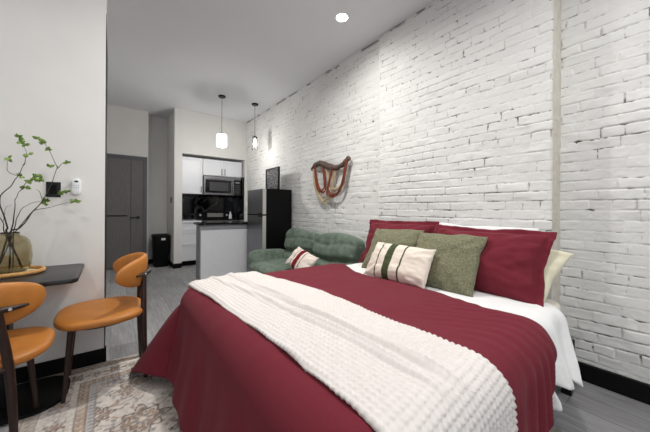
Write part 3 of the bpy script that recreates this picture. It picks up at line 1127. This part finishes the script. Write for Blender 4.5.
def sheet_fn(u, v):
    x = 1.36 + u * 0.62
    ov = 0.335 + 0.018 * math.sin(u * 14) + 0.02 * math.cos(u * 6)
    ya, yb = CORE[2] - ov, CORE[3] + 0.33
    y = ya + (yb - ya) * v
    core = (CORE[0], 2.6, CORE[2] + 0.02, CORE[3] - 0.02)
    dn = max(0.0, min(1.0, (core[2] - y) / 0.36))
    x += dn ** 1.5 * (0.15 * (1 - u) ** 2 - 0.13 * u ** 2)
    p = drape(x, y, core, ZT - 0.004, 0.085, 0.0, 0.11, 0.009, 5, 0.0, 17)
    if y < core[2]:
        p.y += dn * (0.022 * math.sin(u * 15 + 1.0 + dn * 2) - 0.015 + 0.008 * math.sin(u * 37))
        p.y -= dn * 0.015 * float(sstep(u, 0.3, 0.6))
    return p


o = cloth('top_sheet', sheet_fn, 60, 170, M['white_sheet'], 0.004)
tag(o, 'white cotton sheet folded down below the pillows and hanging over the bed side', 'sheet')


def duvet_fn(u, v):
    fo = 0.63
    sd = 0.60
    sdf = 0.60
    x = CORE[0] - fo + u * (1.595 - CORE[0] + fo)
    ya, yb = CORE[2] - sd, CORE[3] + sdf
    y = ya + (yb - ya) * v
    # the head edge wanders: further back on the far side
    x += u ** 6 * (0.16 * sstep(y, 1.5, 2.2) + 0.02 * math.sin(y * 7))
    x = float(x)
    if y < CORE[2]:
        x -= u ** 3 * 0.42 * min(1.0, (CORE[2] - y) / 0.6) ** 1.3
    near = y < CORE[2] + 0.02
    p = drape(x, y, (CORE[0], 9.0, CORE[2], CORE[3]), ZT + 0.012, 0.13, 0.012, 0.02 if (near and x > CORE[0]) else 0.09, 0.013, 2, 0.0, 11, 0.225)
    if near and x > CORE[0]:
        dr_ = max(0.0, CORE[2] - y - 0.1)
        p.y += 0.010 * min(1, dr_ / 0.15) * math.sin(x * 62 + 3 * math.sin(x * 9) + dr_ * 6) * float(sstep(x, 0.9, 1.3))
    # wrinkles of the loose cover on top and side
    wv = 0.010 * (float(fbm(x * 2.2 + 5, y * 6.5, 14)) - 0.5) + 0.006 * (float(fbm(x * 7 + y * 5, y * 7 - x * 3, 15)) - 0.5)
    p.z += wv
    p.z += 0.0035 * math.sin((x + y * 0.4 + 0.04 * math.sin(y * 9)) * 88 + 2.5 * float(fbm(x * 3, y * 3, 77))) * float(sstep(-y, -1.05, -0.55)) * float(sstep(x, 1.0, 1.3))
    if u > 0.96:
        p.z -= 0.012 * (u - 0.96) / 0.04
    return p


o = cloth('duvet', duvet_fn, 170, 230, M['maroon'], 0.014)
tag(o, 'maroon duvet spread over the bed with hem hanging to the rug', 'duvet')

# throw blanket laid across the foot end
TL = [(0.0, 0.40, 0.88), (0.25, 0.45, 0.97), (0.5, 0.48, 0.99), (0.75, 0.47, 1.00), (1.0, 0.46, 0.99)]


def throw_fn(u, v):
    y = 2.10 - v * (2.10 + 0.15)
    a = 0.405 + 0.075 * math.sin(min(1, v * 1.6) * PI / 2) - 0.05 * max(0, v - 0.75) * 4 * 0.6
    b = 0.86 + 0.135 * min(1, v * 3.3) + 0.012 * v
    y += 0.07 * u * (1 - v)
    x = a + (b - a) * u
    p = drape(x, y, (CORE[0] - 0.02, 9, CORE[2] - 0.035, CORE[3] + 0.03), ZT + 0.036, 0.120, 0.02, 0.06, 0.004, 8, 0.0, 12)
    # long soft rucks running along the throw and popcorn bobbles
    ruck = 0.030 * math.exp(-((u - 0.62 + 0.10 * math.sin(v * 4)) / 0.035) ** 2) + 0.024 * math.exp(-((u - 0.40 + 0.06 * math.sin(v * 5 + 1)) / 0.04) ** 2)
    ruck *= 0.4 + 0.6 * math.sin(v * PI) ** 1
    L1 = (y * 0.96 - x * 0.1)
    W1 = (x + y * 0.06)
    bob = max(0, math.sin(L1 * 2 * PI / 0.034) * math.sin(W1 * 2 * PI / 0.034 + (1.57 if 0 else 0)))
    bob = abs(math.sin(L1 * PI / 0.022)) ** 0.8 * abs(math.sin(W1 * PI / 0.022)) ** 0.8 * 0.0085
    over = float(sstep(CORE[2] + 0.02 - y, 0.0, 0.16))
    p.z += bob * (1 - over)
    p.y -= bob * over
    p.z += ruck * (1 - over) + 0.008 * (float(fbm(x * 5, y * 5, 31)) - 0.5) * 2
    e = min(u, 1 - u) / 0.03
    if e < 1:
        p.z -= 0.010 * (1 - e) ** 2
    return p


o = cloth('throw_blanket', throw_fn, 130, 470, M['throw'], 0.014)
tag(o, 'cream popcorn-textured throw blanket laid across the maroon duvet', 'blanket')


# ------------------------------------------------------------------ pillows
def pillow(name, w_, h_, t_, m, y, x, z, lean, yaw_=0.0, roll=0.0, flange=0.0, pinch=0.06, n=46, seed=0, puff=0.5, sag=0.0, parent=None):
    V = []
    F = []
    half_n = n

    def prof(u, v):
        a = max(0.0, 1 - abs(u) ** 2.6)
        b = max(0.0, 1 - abs(v) ** 2.6)
        return (a * b) ** puff

    def pt(u, v, side):
        x_ = w_ / 2 * u * (1 - pinch * (1 - v * v)) + 0.016 * u * abs(u) * (float(vnoise(v * 2.6 + 4, seed + u * 0.2)) - 0.5)
        y_ = h_ / 2 * v * (1 - pinch * (1 - u * u)) + 0.024 * v * abs(v) * (float(vnoise(u * 2.4 + 4, seed + v * 0.2 + 9)) - 0.5)
        th = t_ / 2 * prof(u, v)
        wr = (float(fbm(u * 2.2 + 3, v * 2.2, seed)) - 0.5) * 0.16 * t_ + (float(fbm(u * 6 + 3, v * 6, seed + 3)) - 0.5) * 0.07 * t_
        # creases running in from the corners
        rad = abs(abs(u) - abs(v))
        cre = 0.06 * t_ * math.sin(math.atan2(v, u) * 18 + seed) * (u * u * v * v) ** 0.6
        zz = side * (th + (wr + cre) * min(1, prof(u, v) * 2.5))
        y_ -= sag * (1 - v) * 0.5 * prof(u, v) * 0
        return Vector((x_, y_, zz))

    N1 = n + 1
    for side in (1, -1):
        for j in range(N1):
            for i in range(N1):
                V.append(pt(math.sin((2 * i / n - 1) * PI / 2) * 0.5 + (2 * i / n - 1) * 0.5, math.sin((2 * j / n - 1) * PI / 2) * 0.5 + (2 * j / n - 1) * 0.5, side))
    for j in range(n):
        for i in range(n):
            a = j * N1 + i
            F.append((a, a + 1, a + N1 + 1, a + N1))
            b = a + N1 * N1
            F.append((b, b + N1, b + N1 + 1, b + 1))
    if flange:
        ring = [(i, 0) for i in range(n)] + [(n, j) for j in range(n)] + [(n - i, n) for i in range(n)] + [(0, n - j) for j in range(n)]
        base = len(V)
        K = len(ring)
        for q in range(1, 4):
            for idx, (i, j) in enumerate(ring):
                p = V[j * N1 + i]
                u = p.x / (w_ / 2)
                v = p.y / (h_ / 2)
                s = q / 3
                dx = (1 if i == n else 0) - (1 if i == 0 else 0)
                dy = (1 if j == n else 0) - (1 if j == 0 else 0)
                wob = 0.009 * math.sin(idx * 0.33 + seed) * s + 0.003 * math.sin(idx * 1.1) * s
                V.append(Vector((p.x + dx * flange * s, p.y + dy * flange * s, wob)))
        for q in range(3):
            for idx in range(K):
                i2 = (idx + 1) % K
                if q == 0:
                    a = ring[idx][1] * N1 + ring[idx][0]
                    b = ring[i2][1] * N1 + ring[i2][0]
                else:
                    a = base + (q - 1) * K + idx
                    b = base + (q - 1) * K + i2
                c = base + q * K + i2
                d_ = base + q * K + idx
                F.append((a, d_, c, b))
    me = bpy.data.meshes.new(name)
    me.from_pydata([tuple(v) for v in V], [], F)
    bm = bmesh.new()
    bm.from_mesh(me)
    if not flange:
        bmesh.ops.remove_doubles(bm, verts=bm.verts[:], dist=0.0004)
    bmesh.ops.recalc_face_normals(bm, faces=bm.faces[:])
    bm.to_mesh(me)
    bm.free()
    me.materials.append(m)
    me.polygons.foreach_set('use_smooth', [True] * len(me.polygons))
    o = bpy.data.objects.new(name, me)
    link(o)
    if flange:
        so = o.modifiers.new('hem', 'SOLIDIFY')
        so.thickness = 0.004
        so.offset = 0
    # local x -> -Y, local y -> up and leaning to the wall, local z -> the room
    L_ = math.radians(lean)
    B = Matrix(((0, math.sin(L_), -math.cos(L_)), (-1, 0, 0), (0, math.cos(L_), math.sin(L_)))).to_4x4()
    o.matrix_world = Matrix.Translation((x, y, z)) @ Matrix.Rotation(yaw_, 4, 'Z') @ B @ Matrix.Rotation(roll, 4, 'Z')
    return o


def stripe_mat(name, width, stripes, base):
    """woven stripes across a cushion: stripes = [(centre, half width, rgb)] in metres along its width"""
    m = mat(name, base, 0.9, var=0.03, vscale=60, bump=0.35, bscale=260, spec=0.15)
    nt = m.node_tree
    N = nt.nodes
    L = nt.links
    tc = N.new('ShaderNodeTexCoord')
    sp = N.new('ShaderNodeSeparateXYZ')
    L.new(tc.outputs['Object'], sp.inputs[0])
    cur = None
    for c, hw, rgb in stripes:
        s = N.new('ShaderNodeMath')
        s.operation = 'SUBTRACT'
        L.new(sp.outputs['X'], s.inputs[0])
        s.inputs[1].default_value = c
        a = N.new('ShaderNodeMath')
        a.operation = 'ABSOLUTE'
        L.new(s.outputs[0], a.inputs[0])
        l = N.new('ShaderNodeMath')
        l.operation = 'LESS_THAN'
        L.new(a.outputs[0], l.inputs[0])
        l.inputs[1].default_value = hw
        mx = N.new('ShaderNodeMix')
        mx.data_type = 'RGBA'
        L.new(l.outputs[0], mx.inputs[0])
        if cur is None:
            mx.inputs[6].default_value = lin(base)
        else:
            L.new(cur, mx.inputs[6])
        mx.inputs[7].default_value = lin(rgb)
        cur = mx.outputs[2]
    L.new(cur, N['Principled BSDF'].inputs['Base Color'])
    return m


zb = ZT + 0.01
o = pillow('bed_pillow', 0.72, 0.44, 0.13, M['white_sheet'], 0.98, 2.235, zb + 0.185, 12, seed=3, pinch=0.03)
tag(o, 'white bed pillow mostly hidden behind the nearer maroon sham', 'pillow', 'plain pillows against the wall')
o = pillow('bed_pillow', 0.70, 0.42, 0.19, M['cream_sheet'], 0.81, 2.10, zb + 0.140, 44, seed=5, pinch=0.07, roll=-0.16)
tag(o, 'cream bed pillow showing its open end beside the nearer maroon sham', 'pillow', 'plain pillows against the wall')
o = pillow('pillow_sham', 0.70, 0.42, 0.20, M['maroon'], 1.665, 2.09, zb + 0.185, 22, seed=7, flange=0.035, roll=0.02)
tag(o, 'maroon flanged pillow sham farther from the camera, beside the green sofa', 'pillow', 'maroon shams')
o = pillow('pillow_sham', 0.71, 0.43, 0.23, M['maroon'], 0.880, 1.995, zb + 0.175, 28, seed=11, flange=0.035, roll=-0.02)
tag(o, 'maroon flanged pillow sham nearer the camera, leaning on the cream pillow', 'pillow', 'maroon shams')
o = pillow('cushion', 0.50, 0.42, 0.15, M['olive'], 1.545, 1.885, zb + 0.165, 30, seed=13)
tag(o, 'square olive green cushion leaning on the farther maroon sham', 'cushion', 'olive cushions')
o = pillow('cushion', 0.50, 0.42, 0.15, M['olive'], 1.045, 1.83, zb + 0.165, 30, seed=17)
tag(o, 'square olive green cushion leaning on the nearer maroon sham', 'cushion', 'olive cushions')
sm = stripe_mat('cream_cotton_with_green_stripes', 0.55, [(-0.048, 0.032, (74, 82, 56)), (-0.148, 0.006, (84, 84, 58)), (0.066, 0.007, (84, 84, 58))], (228, 217, 204))
o = pillow('lumbar_cushion', 0.54, 0.30, 0.13, sm, 1.31, 1.675, zb + 0.125, 32, seed=19, pinch=0.05)
tag(o, 'cream lumbar cushion with one wide and two narrow green stripes', 'cushion')

# ------------------------------------------------------------------ sofa
SX, SY = 1.95, 3.02
t = empty('futon_sofa', (SX, SY, 0.0))
tag(t, 'sage green tufted futon sofa between the refrigerator and the bed', 'sofa')


def tuft(kx, ky, amp, axis=2, seed=0):
    def fn(P, q):
        n1 = float(fbm(P.x * 6 + 9, (P.y + P.z) * 6, seed)) - 0.5
        n2 = float(fbm(P.x * 14 + 9, (P.y - P.z) * 14, seed + 2)) - 0.5
        l = P.length
        d = n1 * 0.018 + n2 * 0.010
        if q[axis] > 0.55:
            a = (abs(math.sin(q.x * kx * PI / 2 + PI / 2 * (kx % 2 == 0)))) if axis != 0 else abs(math.sin(q.z * kx * PI / 2 + PI / 2))
            c = abs(math.sin(q.y * ky * PI / 2 + PI / 2))
            d -= amp * ((1 - a) ** 3 + (1 - c) ** 3 * 0.8)
        return P + P.normalized() * d
    return fn


for i, y in enumerate((0.30, -0.45)):
    # seat cushion
    V, F = superbox(0.40, 0.375, 0.105, 4.5, 26, tuft(2, 2, 0.034, 2, 3 + i))
    MB().add(V, F, Matrix.Translation((-0.10, y, 0.335))).build('seat_cushion', M['sofa'], t, sharp=None)
    # back cushion: two stacked rolls
    V, F = superbox(0.115, 0.378, 0.25, 6.5, 30)
    V2 = []
    for P in V:
        q = P.copy()
        crease = math.exp(-((q.z + 0.06 + 0.02 * math.sin(q.y * 6 + i)) / 0.035) ** 2)
        if q.x < 0:
            q.x += 0.060 * crease
            q.x += 0.012 * math.exp(-((q.z - 0.12 + 0.03 * math.sin(q.y * 8 + i)) / 0.02) ** 2)
            q.x += 0.018 * (float(fbm(q.y * 7, q.z * 7, 40 + i)) - 0.5) * 2
            q.x += 0.022 * math.exp(-((q.y - 0.02) / 0.025) ** 2) * (q.z < -0.06)
        q.z += 0.014 * math.sin(q.y * 9 + i * 2) * (q.z > 0)
        V2.append(q)
    MB().add(V2, F, Matrix.Translation((0.185, y, 0.60)) @ Matrix.Rotation(math.radians(13), 4, 'Y')).build('back_cushion', M['sofa'], t, sharp=None)
for s in (1, -1):
    def armd(P, q, s=s):
        d = (float(fbm(P.x * 8 + 3, P.z * 8 + P.y * 5, 50)) - 0.5) * 0.022
        P = P + P.normalized() * d
        P.y += s * 0.10 * max(0, (P.z + 0.14)) / 0.28         # flares outwards
        P.z += 0.02 * (P.x / 0.36) * -1
        return P
    V, F = superbox(0.34, 0.085, 0.15, 3.4, 24, armd)
    yy = 0.61 if s > 0 else -0.70
    MB().add(V, F, Matrix.Translation((-0.10, yy, 0.41))).build('armrest', M['sofa'], t, sharp=None)
MB().box(-0.45, 0.30, -0.72, 0.68, 0.13, 0.24, 0.02).build('base_frame', mat('dark_green_base_cloth', (34, 42, 38), 0.9), t)
for x in (-0.40, 0.25):
    for y in (-0.68, 0.63):
        MB().tube([(x, y, 0.14), (x, y, 0.0)], [0.022, 0.015]).build('leg', M['black_plastic'], t)

sm2 = stripe_mat('cream_cotton_with_red_stripe', 0.4, [(-0.020, 0.036, (118, 30, 38)), (-0.095, 0.005, (70, 52, 50)), (0.060, 0.005, (70, 52, 50))], (226, 214, 204))
o = pillow('lumbar_cushion', 0.46, 0.27, 0.12, sm2, 2.72, 1.74, 0.55, 38, yaw_=0.10, seed=23, roll=-0.22)
tag(o, 'cream cushion with a wide dark red stripe lying on the green sofa', 'cushion')

# ------------------------------------------------------------------ wall hanging
t = empty('wall_hanging', (2.31, 2.96, 1.72))
tag(t, 'driftwood wall hanging with draped rust and beige yarn on the brick wall', 'wall hanging')
T0 = Vector((2.31, 2.96, 1.72))


def wp(pts, x):
    return [Vector((x, y, z)) - T0 for y, z in pts]


dr = [(3.359, 1.715), (3.271, 1.778), (3.133, 1.784), (2.989, 1.732), (2.826, 1.687), (2.699, 1.705), (2.615, 1.748), (2.561, 1.785)]
sp = smoothpath(wp(dr, 2.325), 6)
n = len(sp)
MB().tube(sp, [0.014 + 0.028 * math.sin(min(1, i / n * 1.3 + 0.12) * PI * 0.8) + 0.003 * math.sin(i * 1.3) for i in range(n)], seg=14).build('driftwood', M['drift'], t)


def yarn(pts, m, strands, spread, name, x0):
    g = MB()
    for k in range(strands):
        o_ = (k - (strands - 1) / 2) * spread
        mid = sum(p[1] for p in pts) / len(pts)
        q = []
        for i, (y, z) in enumerate(pts):
            s = math.sin(PI * i / (len(pts) - 1))
            yc = (pts[0][0] + pts[-1][0]) / 2
            q.append((y + (0.6 * o_ if i == 0 else o_ * (1 if y > yc else -1) * (0.4 + 0.6 * s)), z - abs(s) * (o_ * 1.3) + 0))
        P = smoothpath([Vector((x0 - 0.006 * (k % 2) - 0.008 * math.sin(k * 2.1), y, z)) - T0 for y, z in q], 6)
        g.tube(P, [0.0082 + 0.0014 * math.sin(i * 1.9 + k) for i in range(len(P))], seg=7)
    # wraps round the wood
    g.build(name, m, t)


yarn([(3.261, 1.760), (3.237, 1.589), (3.19, 1.459), (3.10, 1.391), (3.03, 1.431), (3.040, 1.572), (3.08, 1.755)], M['rust'], 4, 0.011, 'rust_yarn', 2.312)
yarn([(2.857, 1.690), (2.904, 1.544), (2.955, 1.395), (2.87, 1.325), (2.746, 1.351), (2.645, 1.491), (2.570, 1.760)], M['rust'], 4, 0.011, 'rust_yarn', 2.300)
yarn([(3.325, 1.740), (3.290, 1.519), (3.204, 1.361), (3.06, 1.245), (2.943, 1.359), (2.872, 1.525), (2.805, 1.690)], M['beige_yarn'], 4, 0.012, 'beige_yarn', 2.330)
yarn([(3.031, 1.745), (2.981, 1.55), (2.93, 1.437), (2.823, 1.405), (2.709, 1.463), (2.660, 1.571), (2.612, 1.745)], M['beige_yarn'], 3, 0.012, 'beige_yarn', 2.338)

# ------------------------------------------------------------------ table
TX, TY = -0.487, 2.375
t = empty('pedestal_table', (TX, TY, 0.0))
tag(t, 'small charcoal pedestal table with rounded corners against the white partition', 'table')
MB().poly_prism([(x, y) for x, y in rrect(0.34, 0.283, 0.045, 8)], 0.722, 0.747, 0.004).build('tabletop', M['table'], t, smooth=True)
MB().box(-0.035, 0.035, -0.05, 0.05, 0.02, 0.722, 0.006).build('column', M['matte_black'], t, smooth=False)
MB().poly_prism(rrect(0.285, 0.205, 0.15, 12), 0.0095, 0.028, 0.004).build('base_plate', M['black_plastic'], t)

# woven tray
t = empty('woven_tray', (-0.505, 2.455, 0.747))
tag(t, 'oval rattan tray with braided rim under the glass vase', 'tray')
ex, ey = 0.172, 0.135
MB().poly_prism([(ex * math.cos(a * PI / 24), ey * math.sin(a * PI / 24)) for a in range(48)], 0.001, 0.007).build('tray_floor', M['tray_base'], t)
g = MB()
for ph in (0, 1, 2):
    P = []
    for i in range(241):
        a = 2 * PI * i / 240
        tw = a * 26 + ph * 2 * PI / 3
        r_ = 0.0065 * math.cos(tw)
        P.append(((ex + r_) * math.cos(a), (ey + r_) * math.sin(a), 0.014 + 0.0065 * math.sin(tw)))
    g.tube(P, 0.0062, seg=7, cap=False)
g.build('braided_rim', M['rattan'], t)

# vase
VX, VY, VZ = -0.478, 2.470, 0.757
t = empty('glass_vase', (VX, VY, VZ))
tag(t, 'squat smoky brown glass vase standing on the rattan tray', 'vase')
outp = [(0.0, 0.0), (0.060, 0.0), (0.084, 0.012), (0.096, 0.045), (0.100, 0.095), (0.097, 0.15), (0.086, 0.19), (0.064, 0.213), (0.046, 0.221), (0.041, 0.229), (0.044, 0.238)]
inp = [(0.041, 0.238), (0.038, 0.229), (0.043, 0.218), (0.062, 0.209), (0.083, 0.187), (0.094, 0.15), (0.097, 0.095), (0.093, 0.047), (0.081, 0.016), (0.058, 0.006), (0.0, 0.006)]
MB().lathe([(a * 0.95, b) for a, b in outp + inp], 48).build('vase_body', M['smoke_glass'], t, sharp=None)


def leaf_cluster(g, p, sc_, seed):
    R = random.Random(seed)
    for k in range(5):
        d = Vector((R.uniform(-1, 1), R.uniform(-0.35, 0.35), R.uniform(-0.5, 0.8))).normalized()
        Ln = sc_ * R.uniform(0.7, 1.15)
        side = d.cross(Vector((R.uniform(-0.3, 0.3), 1, R.uniform(-0.3, 0.3)))).normalized()
        nor = d.cross(side)
        V = []
        F = []
        nn = 6
        for i in range(nn + 1):
            s = i / nn
            wd = Ln * 0.30 * math.sin(PI * s ** 0.8) + 0.0004
            c = Vector(p) + d * Ln * s + nor * (0.12 * Ln * s * s)
            V += [c - side * wd + nor * wd * 0.35, c, c + side * wd + nor * wd * 0.35]
        for i in range(nn):
            for j in range(2):
                a = i * 3 + j
                F.append((a, a + 1, a + 4, a + 3))
        g.add(V, F)


def branch(paths, leaves, label, r0=0.0050):
    base = Vector(paths[0][0])
    t = empty('leafy_branch', base)
    tag(t, label, 'branch', 'budding branches in the glass vase')
    g = MB()
    for k, P in enumerate(paths):
        Q = smoothpath([Vector(p) - base for p in P], 6)
        n_ = len(Q)
        ra = r0 if k == 0 else r0 * 0.38
        Q = [q + Vector((math.sin(i * 0.9) * 0.0015, 0, math.cos(i * 1.1) * 0.0015)) if 0 < i < n_ - 1 else q for i, q in enumerate(Q)]
        g.tube(Q, [ra * (1 - 0.72 * i / n_) for i in range(n_)], seg=8)
    g.build('stem', M['stem'], t)
    h = MB()
    for i, p in enumerate(leaves):
        leaf_cluster(h, Vector(p) - base, 0.026, i * 7 + len(label))
    o = h.build('leaves', M['leaf'], t, sharp=None)
    so = o.modifiers.new('thickness', 'SOLIDIFY')
    so.thickness = 0.0005


N0 = (VX, VY, VZ + 0.235)


def foot(dx, dy):
    return (VX + dx, VY + dy, VZ + 0.010)


branch([[foot(-0.05, -0.02), (VX, VY, 0.991), (-0.441, 2.492, 1.018), (-0.394, 2.514, 1.111), (-0.352, 2.536, 1.184), (-0.314, 2.558, 1.294), (-0.283, 2.58, 1.425)],
        [(-0.290, 2.575, 1.40), (-0.262, 2.58, 1.44), (-0.236, 2.58, 1.447)], [(-0.287, 2.577, 1.41), (-0.305, 2.56, 1.47), (-0.335, 2.50, 1.55), (-0.352, 2.48, 1.565)],
        [(-0.352, 2.536, 1.184), (-0.36, 2.53, 1.24), (-0.375, 2.52, 1.26)]],
       [(-0.321, 2.56, 1.411), (-0.236, 2.575, 1.447), (-0.340, 2.49, 1.550), (-0.322, 2.50, 1.512), (-0.362, 2.47, 1.57)],
       'tall budding branch rising past the right edge of the black switch plate')
branch([[foot(0.05, 0.01), (VX - 0.012, VY, 0.991), (-0.489, 2.475, 1.028), (-0.515, 2.48, 1.134), (-0.522, 2.485, 1.206), (-0.482, 2.49, 1.269), (-0.452, 2.495, 1.336), (-0.421, 2.5, 1.426)],
        [(-0.43, 2.50, 1.40), (-0.418, 2.5, 1.45), (-0.420, 2.5, 1.50), (-0.448, 2.5, 1.563)], [(-0.452, 2.495, 1.336), (-0.485, 2.45, 1.36), (-0.480, 2.42, 1.43)]],
       [(-0.408, 2.5, 1.472), (-0.437, 2.5, 1.335), (-0.422, 2.5, 1.535), (-0.440, 2.5, 1.545), (-0.452, 2.5, 1.572), (-0.475, 2.42, 1.43)],
       'tallest budding branch curving up at the wall above the vase')
branch([[foot(-0.01, 0.04), (VX + 0.006, VY - 0.008, 0.991), (-0.455, 2.435, 1.089), (-0.45, 2.42, 1.187)],
        [(-0.45, 2.42, 1.187), (-0.43, 2.42, 1.24), (-0.407, 2.42, 1.262)], [(-0.43, 2.42, 1.24), (-0.40, 2.42, 1.295), (-0.369, 2.42, 1.313), (-0.342, 2.42, 1.322)]],
       [(-0.407, 2.42, 1.264), (-0.372, 2.42, 1.313), (-0.360, 2.42, 1.330), (-0.342, 2.42, 1.322), (-0.385, 2.42, 1.300)],
       'short upright budding branch in the middle of the vase')
branch([[foot(0.02, -0.05), (VX + 0.014, VY + 0.010, 0.991), (-0.455, 2.495, 1.072), (-0.439, 2.52, 1.134), (-0.394, 2.545, 1.175), (-0.345, 2.57, 1.188)]],
       [(-0.339, 2.57, 1.185), (-0.345, 2.57, 1.170)],
       'thin budding branch arching towards the black switch plate', 0.003)
branch([[foot(-0.06, 0.03), (VX + 0.020, VY + 0.004, 0.991), (-0.389, 2.52, 1.119), (-0.341, 2.54, 1.138), (-0.265, 2.56, 1.166), (-0.203, 2.58, 1.192)],
        [(-0.389, 2.52, 1.119), (-0.36, 2.53, 1.16), (-0.30, 2.55, 1.225), (-0.235, 2.58, 1.25)]],
       [(-0.2, 2.58, 1.193), (-0.19, 2.58, 1.190), (-0.235, 2.58, 1.253), (-0.262, 2.57, 1.247)],
       'low budding branch reaching out below the white remote control', 0.003)
branch([[foot(0.06, -0.02), (VX - 0.020, VY - 0.004, 0.991), (-0.50, 2.44, 1.06), (-0.53, 2.42, 1.12), (-0.56, 2.40, 1.25)],
        [(-0.50, 2.44, 1.06), (-0.484, 2.42, 1.142), (-0.455, 2.41, 1.160)]],
       [(-0.56, 2.40, 1.25), (-0.55, 2.40, 1.22)],
       'short forked branch leaning away from the switch plate', 0.0034)


# ------------------------------------------------------------------ chairs
def make_chair(label, loc, rz):
    t = empty('dining_chair', loc, rz)
    tag(t, label, 'chair', 'tan leather dining chairs')
    zf = 0.0
    # seat: padded oval
    V, F = superbox(0.260, 0.232, 0.042, 2.9, 26)
    V2 = []
    for P in V:
        q = P.copy()
        if q.z > 0:
            rr = (q.x / 0.25) ** 2 + (q.y / 0.235) ** 2
            q.z -= 0.010 * max(0, 1 - rr) ** 1.0
        V2.append(q)
    MB().add(V2, F, Matrix.Translation((0, 0.01, 0.445))).build('seat', M['leather'], t, sharp=None)
    MB().poly_prism([(0.215 * math.cos(a * PI / 20), 0.01 + 0.20 * math.sin(a * PI / 20)) for a in range(40)], 0.404, 0.420, 0.003).build('seat_board', M['walnut'], t)
    # legs
    for s in (1, -1):
        MB().tube([(s * 0.140, 0.155, 0.415), (s * 0.172, 0.186, 0.0)], [0.0165, 0.0105], seg=14).build('leg', M['walnut'], t)
        P = smoothpath([(s * 0.165, -0.222, 0.0), (s * 0.156, -0.214, 0.22), (s * 0.140, -0.210, 0.45), (s * 0.108, -0.212, 0.67)], 5)
        MB().tube(P, [0.0105 + 0.0070 * math.sin(PI * min(1, i / (len(P) - 1) * 1.15) * 0.62) for i in range(len(P))], seg=14).build('leg', M['walnut'], t)
        MB().tube([(s * 0.140, -0.214, 0.425), (s * 0.095, -0.06, 0.412)], 0.012, seg=10).build('seat_rail', M['walnut'], t)
    MB().tube([(-0.14, -0.214, 0.425), (0.14, -0.214, 0.425)], 0.011, seg=10).build('seat_rail', M['walnut'], t)
    # backrest: curved padded oval band
    nU, nV = 44, 16
    V = []
    F = []
    HW = 0.235

    def curve(u):
        a = u * 1.12
        return Vector((HW * math.sin(a) / math.sin(1.12), -0.215 + 0.165 * (1 - math.cos(a)) / (1 - math.cos(1.12)), 0)), Vector((math.sin(a) * 0.72, -math.cos(a), 0)).normalized()

    for i in range(nU + 1):
        u = math.sin((2 * i / nU - 1) * PI / 2)
        c, nrm = curve(u)
        hh = 0.106 * max(0.0, 1 - abs(u) ** 2.4) ** 0.5 + 0.0008
        th = 0.026 * max(0.0, 1 - abs(u) ** 3.5) ** 0.5 + 0.0006
        for j in range(nV):
            an = 2 * PI * j / nV
            co, si = math.cos(an), math.sin(an)
            ez = math.copysign(abs(si) ** 0.8, si)
            en = math.copysign(abs(co) ** 0.8, co)
            V.append(c + nrm * en * th + Vector((0, 0, 0.705 + ez * hh)) + Vector((0, -0.12 * ez * hh, 0)))
    for i in range(nU):
        for j in range(nV):
            j2 = (j + 1) % nV
            F.append((i * nV + j, i * nV + j2, (i + 1) * nV + j2, (i + 1) * nV + j))
    F.append(tuple(reversed(range(nV))))
    F.append(tuple(nU * nV + j for j in range(nV)))
    MB().add(V, F).build('backrest', M['leather'], t, sharp=None)
    # wooden bracket behind the backrest with two chrome bolts
    P = []
    R_ = []
    for i in range(21):
        u = (i / 20 * 2 - 1) * 0.66
        c, nrm = curve(u)
        P.append(c + nrm * (0.030 + 0.004 * (1 - u * u)) + Vector((0, 0, 0.688)))
        R_.append(0.006 + 0.014 * (1 - (abs(u) / 0.66) ** 2))
    br = MB().tube(P, R_, seg=12).build('back_bracket', M['walnut'], t)
    for s in (1, -1):
        c, nrm = curve(s * 0.46)
        p = c + nrm * 0.040 + Vector((0, 0, 0.689))
        MB().tube([p, p + nrm * 0.010], 0.0065, seg=12).build('bolt', M['chrome'], br)
    return t


ch = make_chair('tan leather dining chair nearest the camera, back turned and facing the partition', (-0.495, 2.03, 0.0085), 0.0)
c2 = copy_tree(ch)
c2.location = (-0.032, 2.392, 0.0085)
c2.rotation_euler = (0, 0, math.radians(91))
c2['label'] = 'tan leather dining chair drawn up to the table end beside the bed'
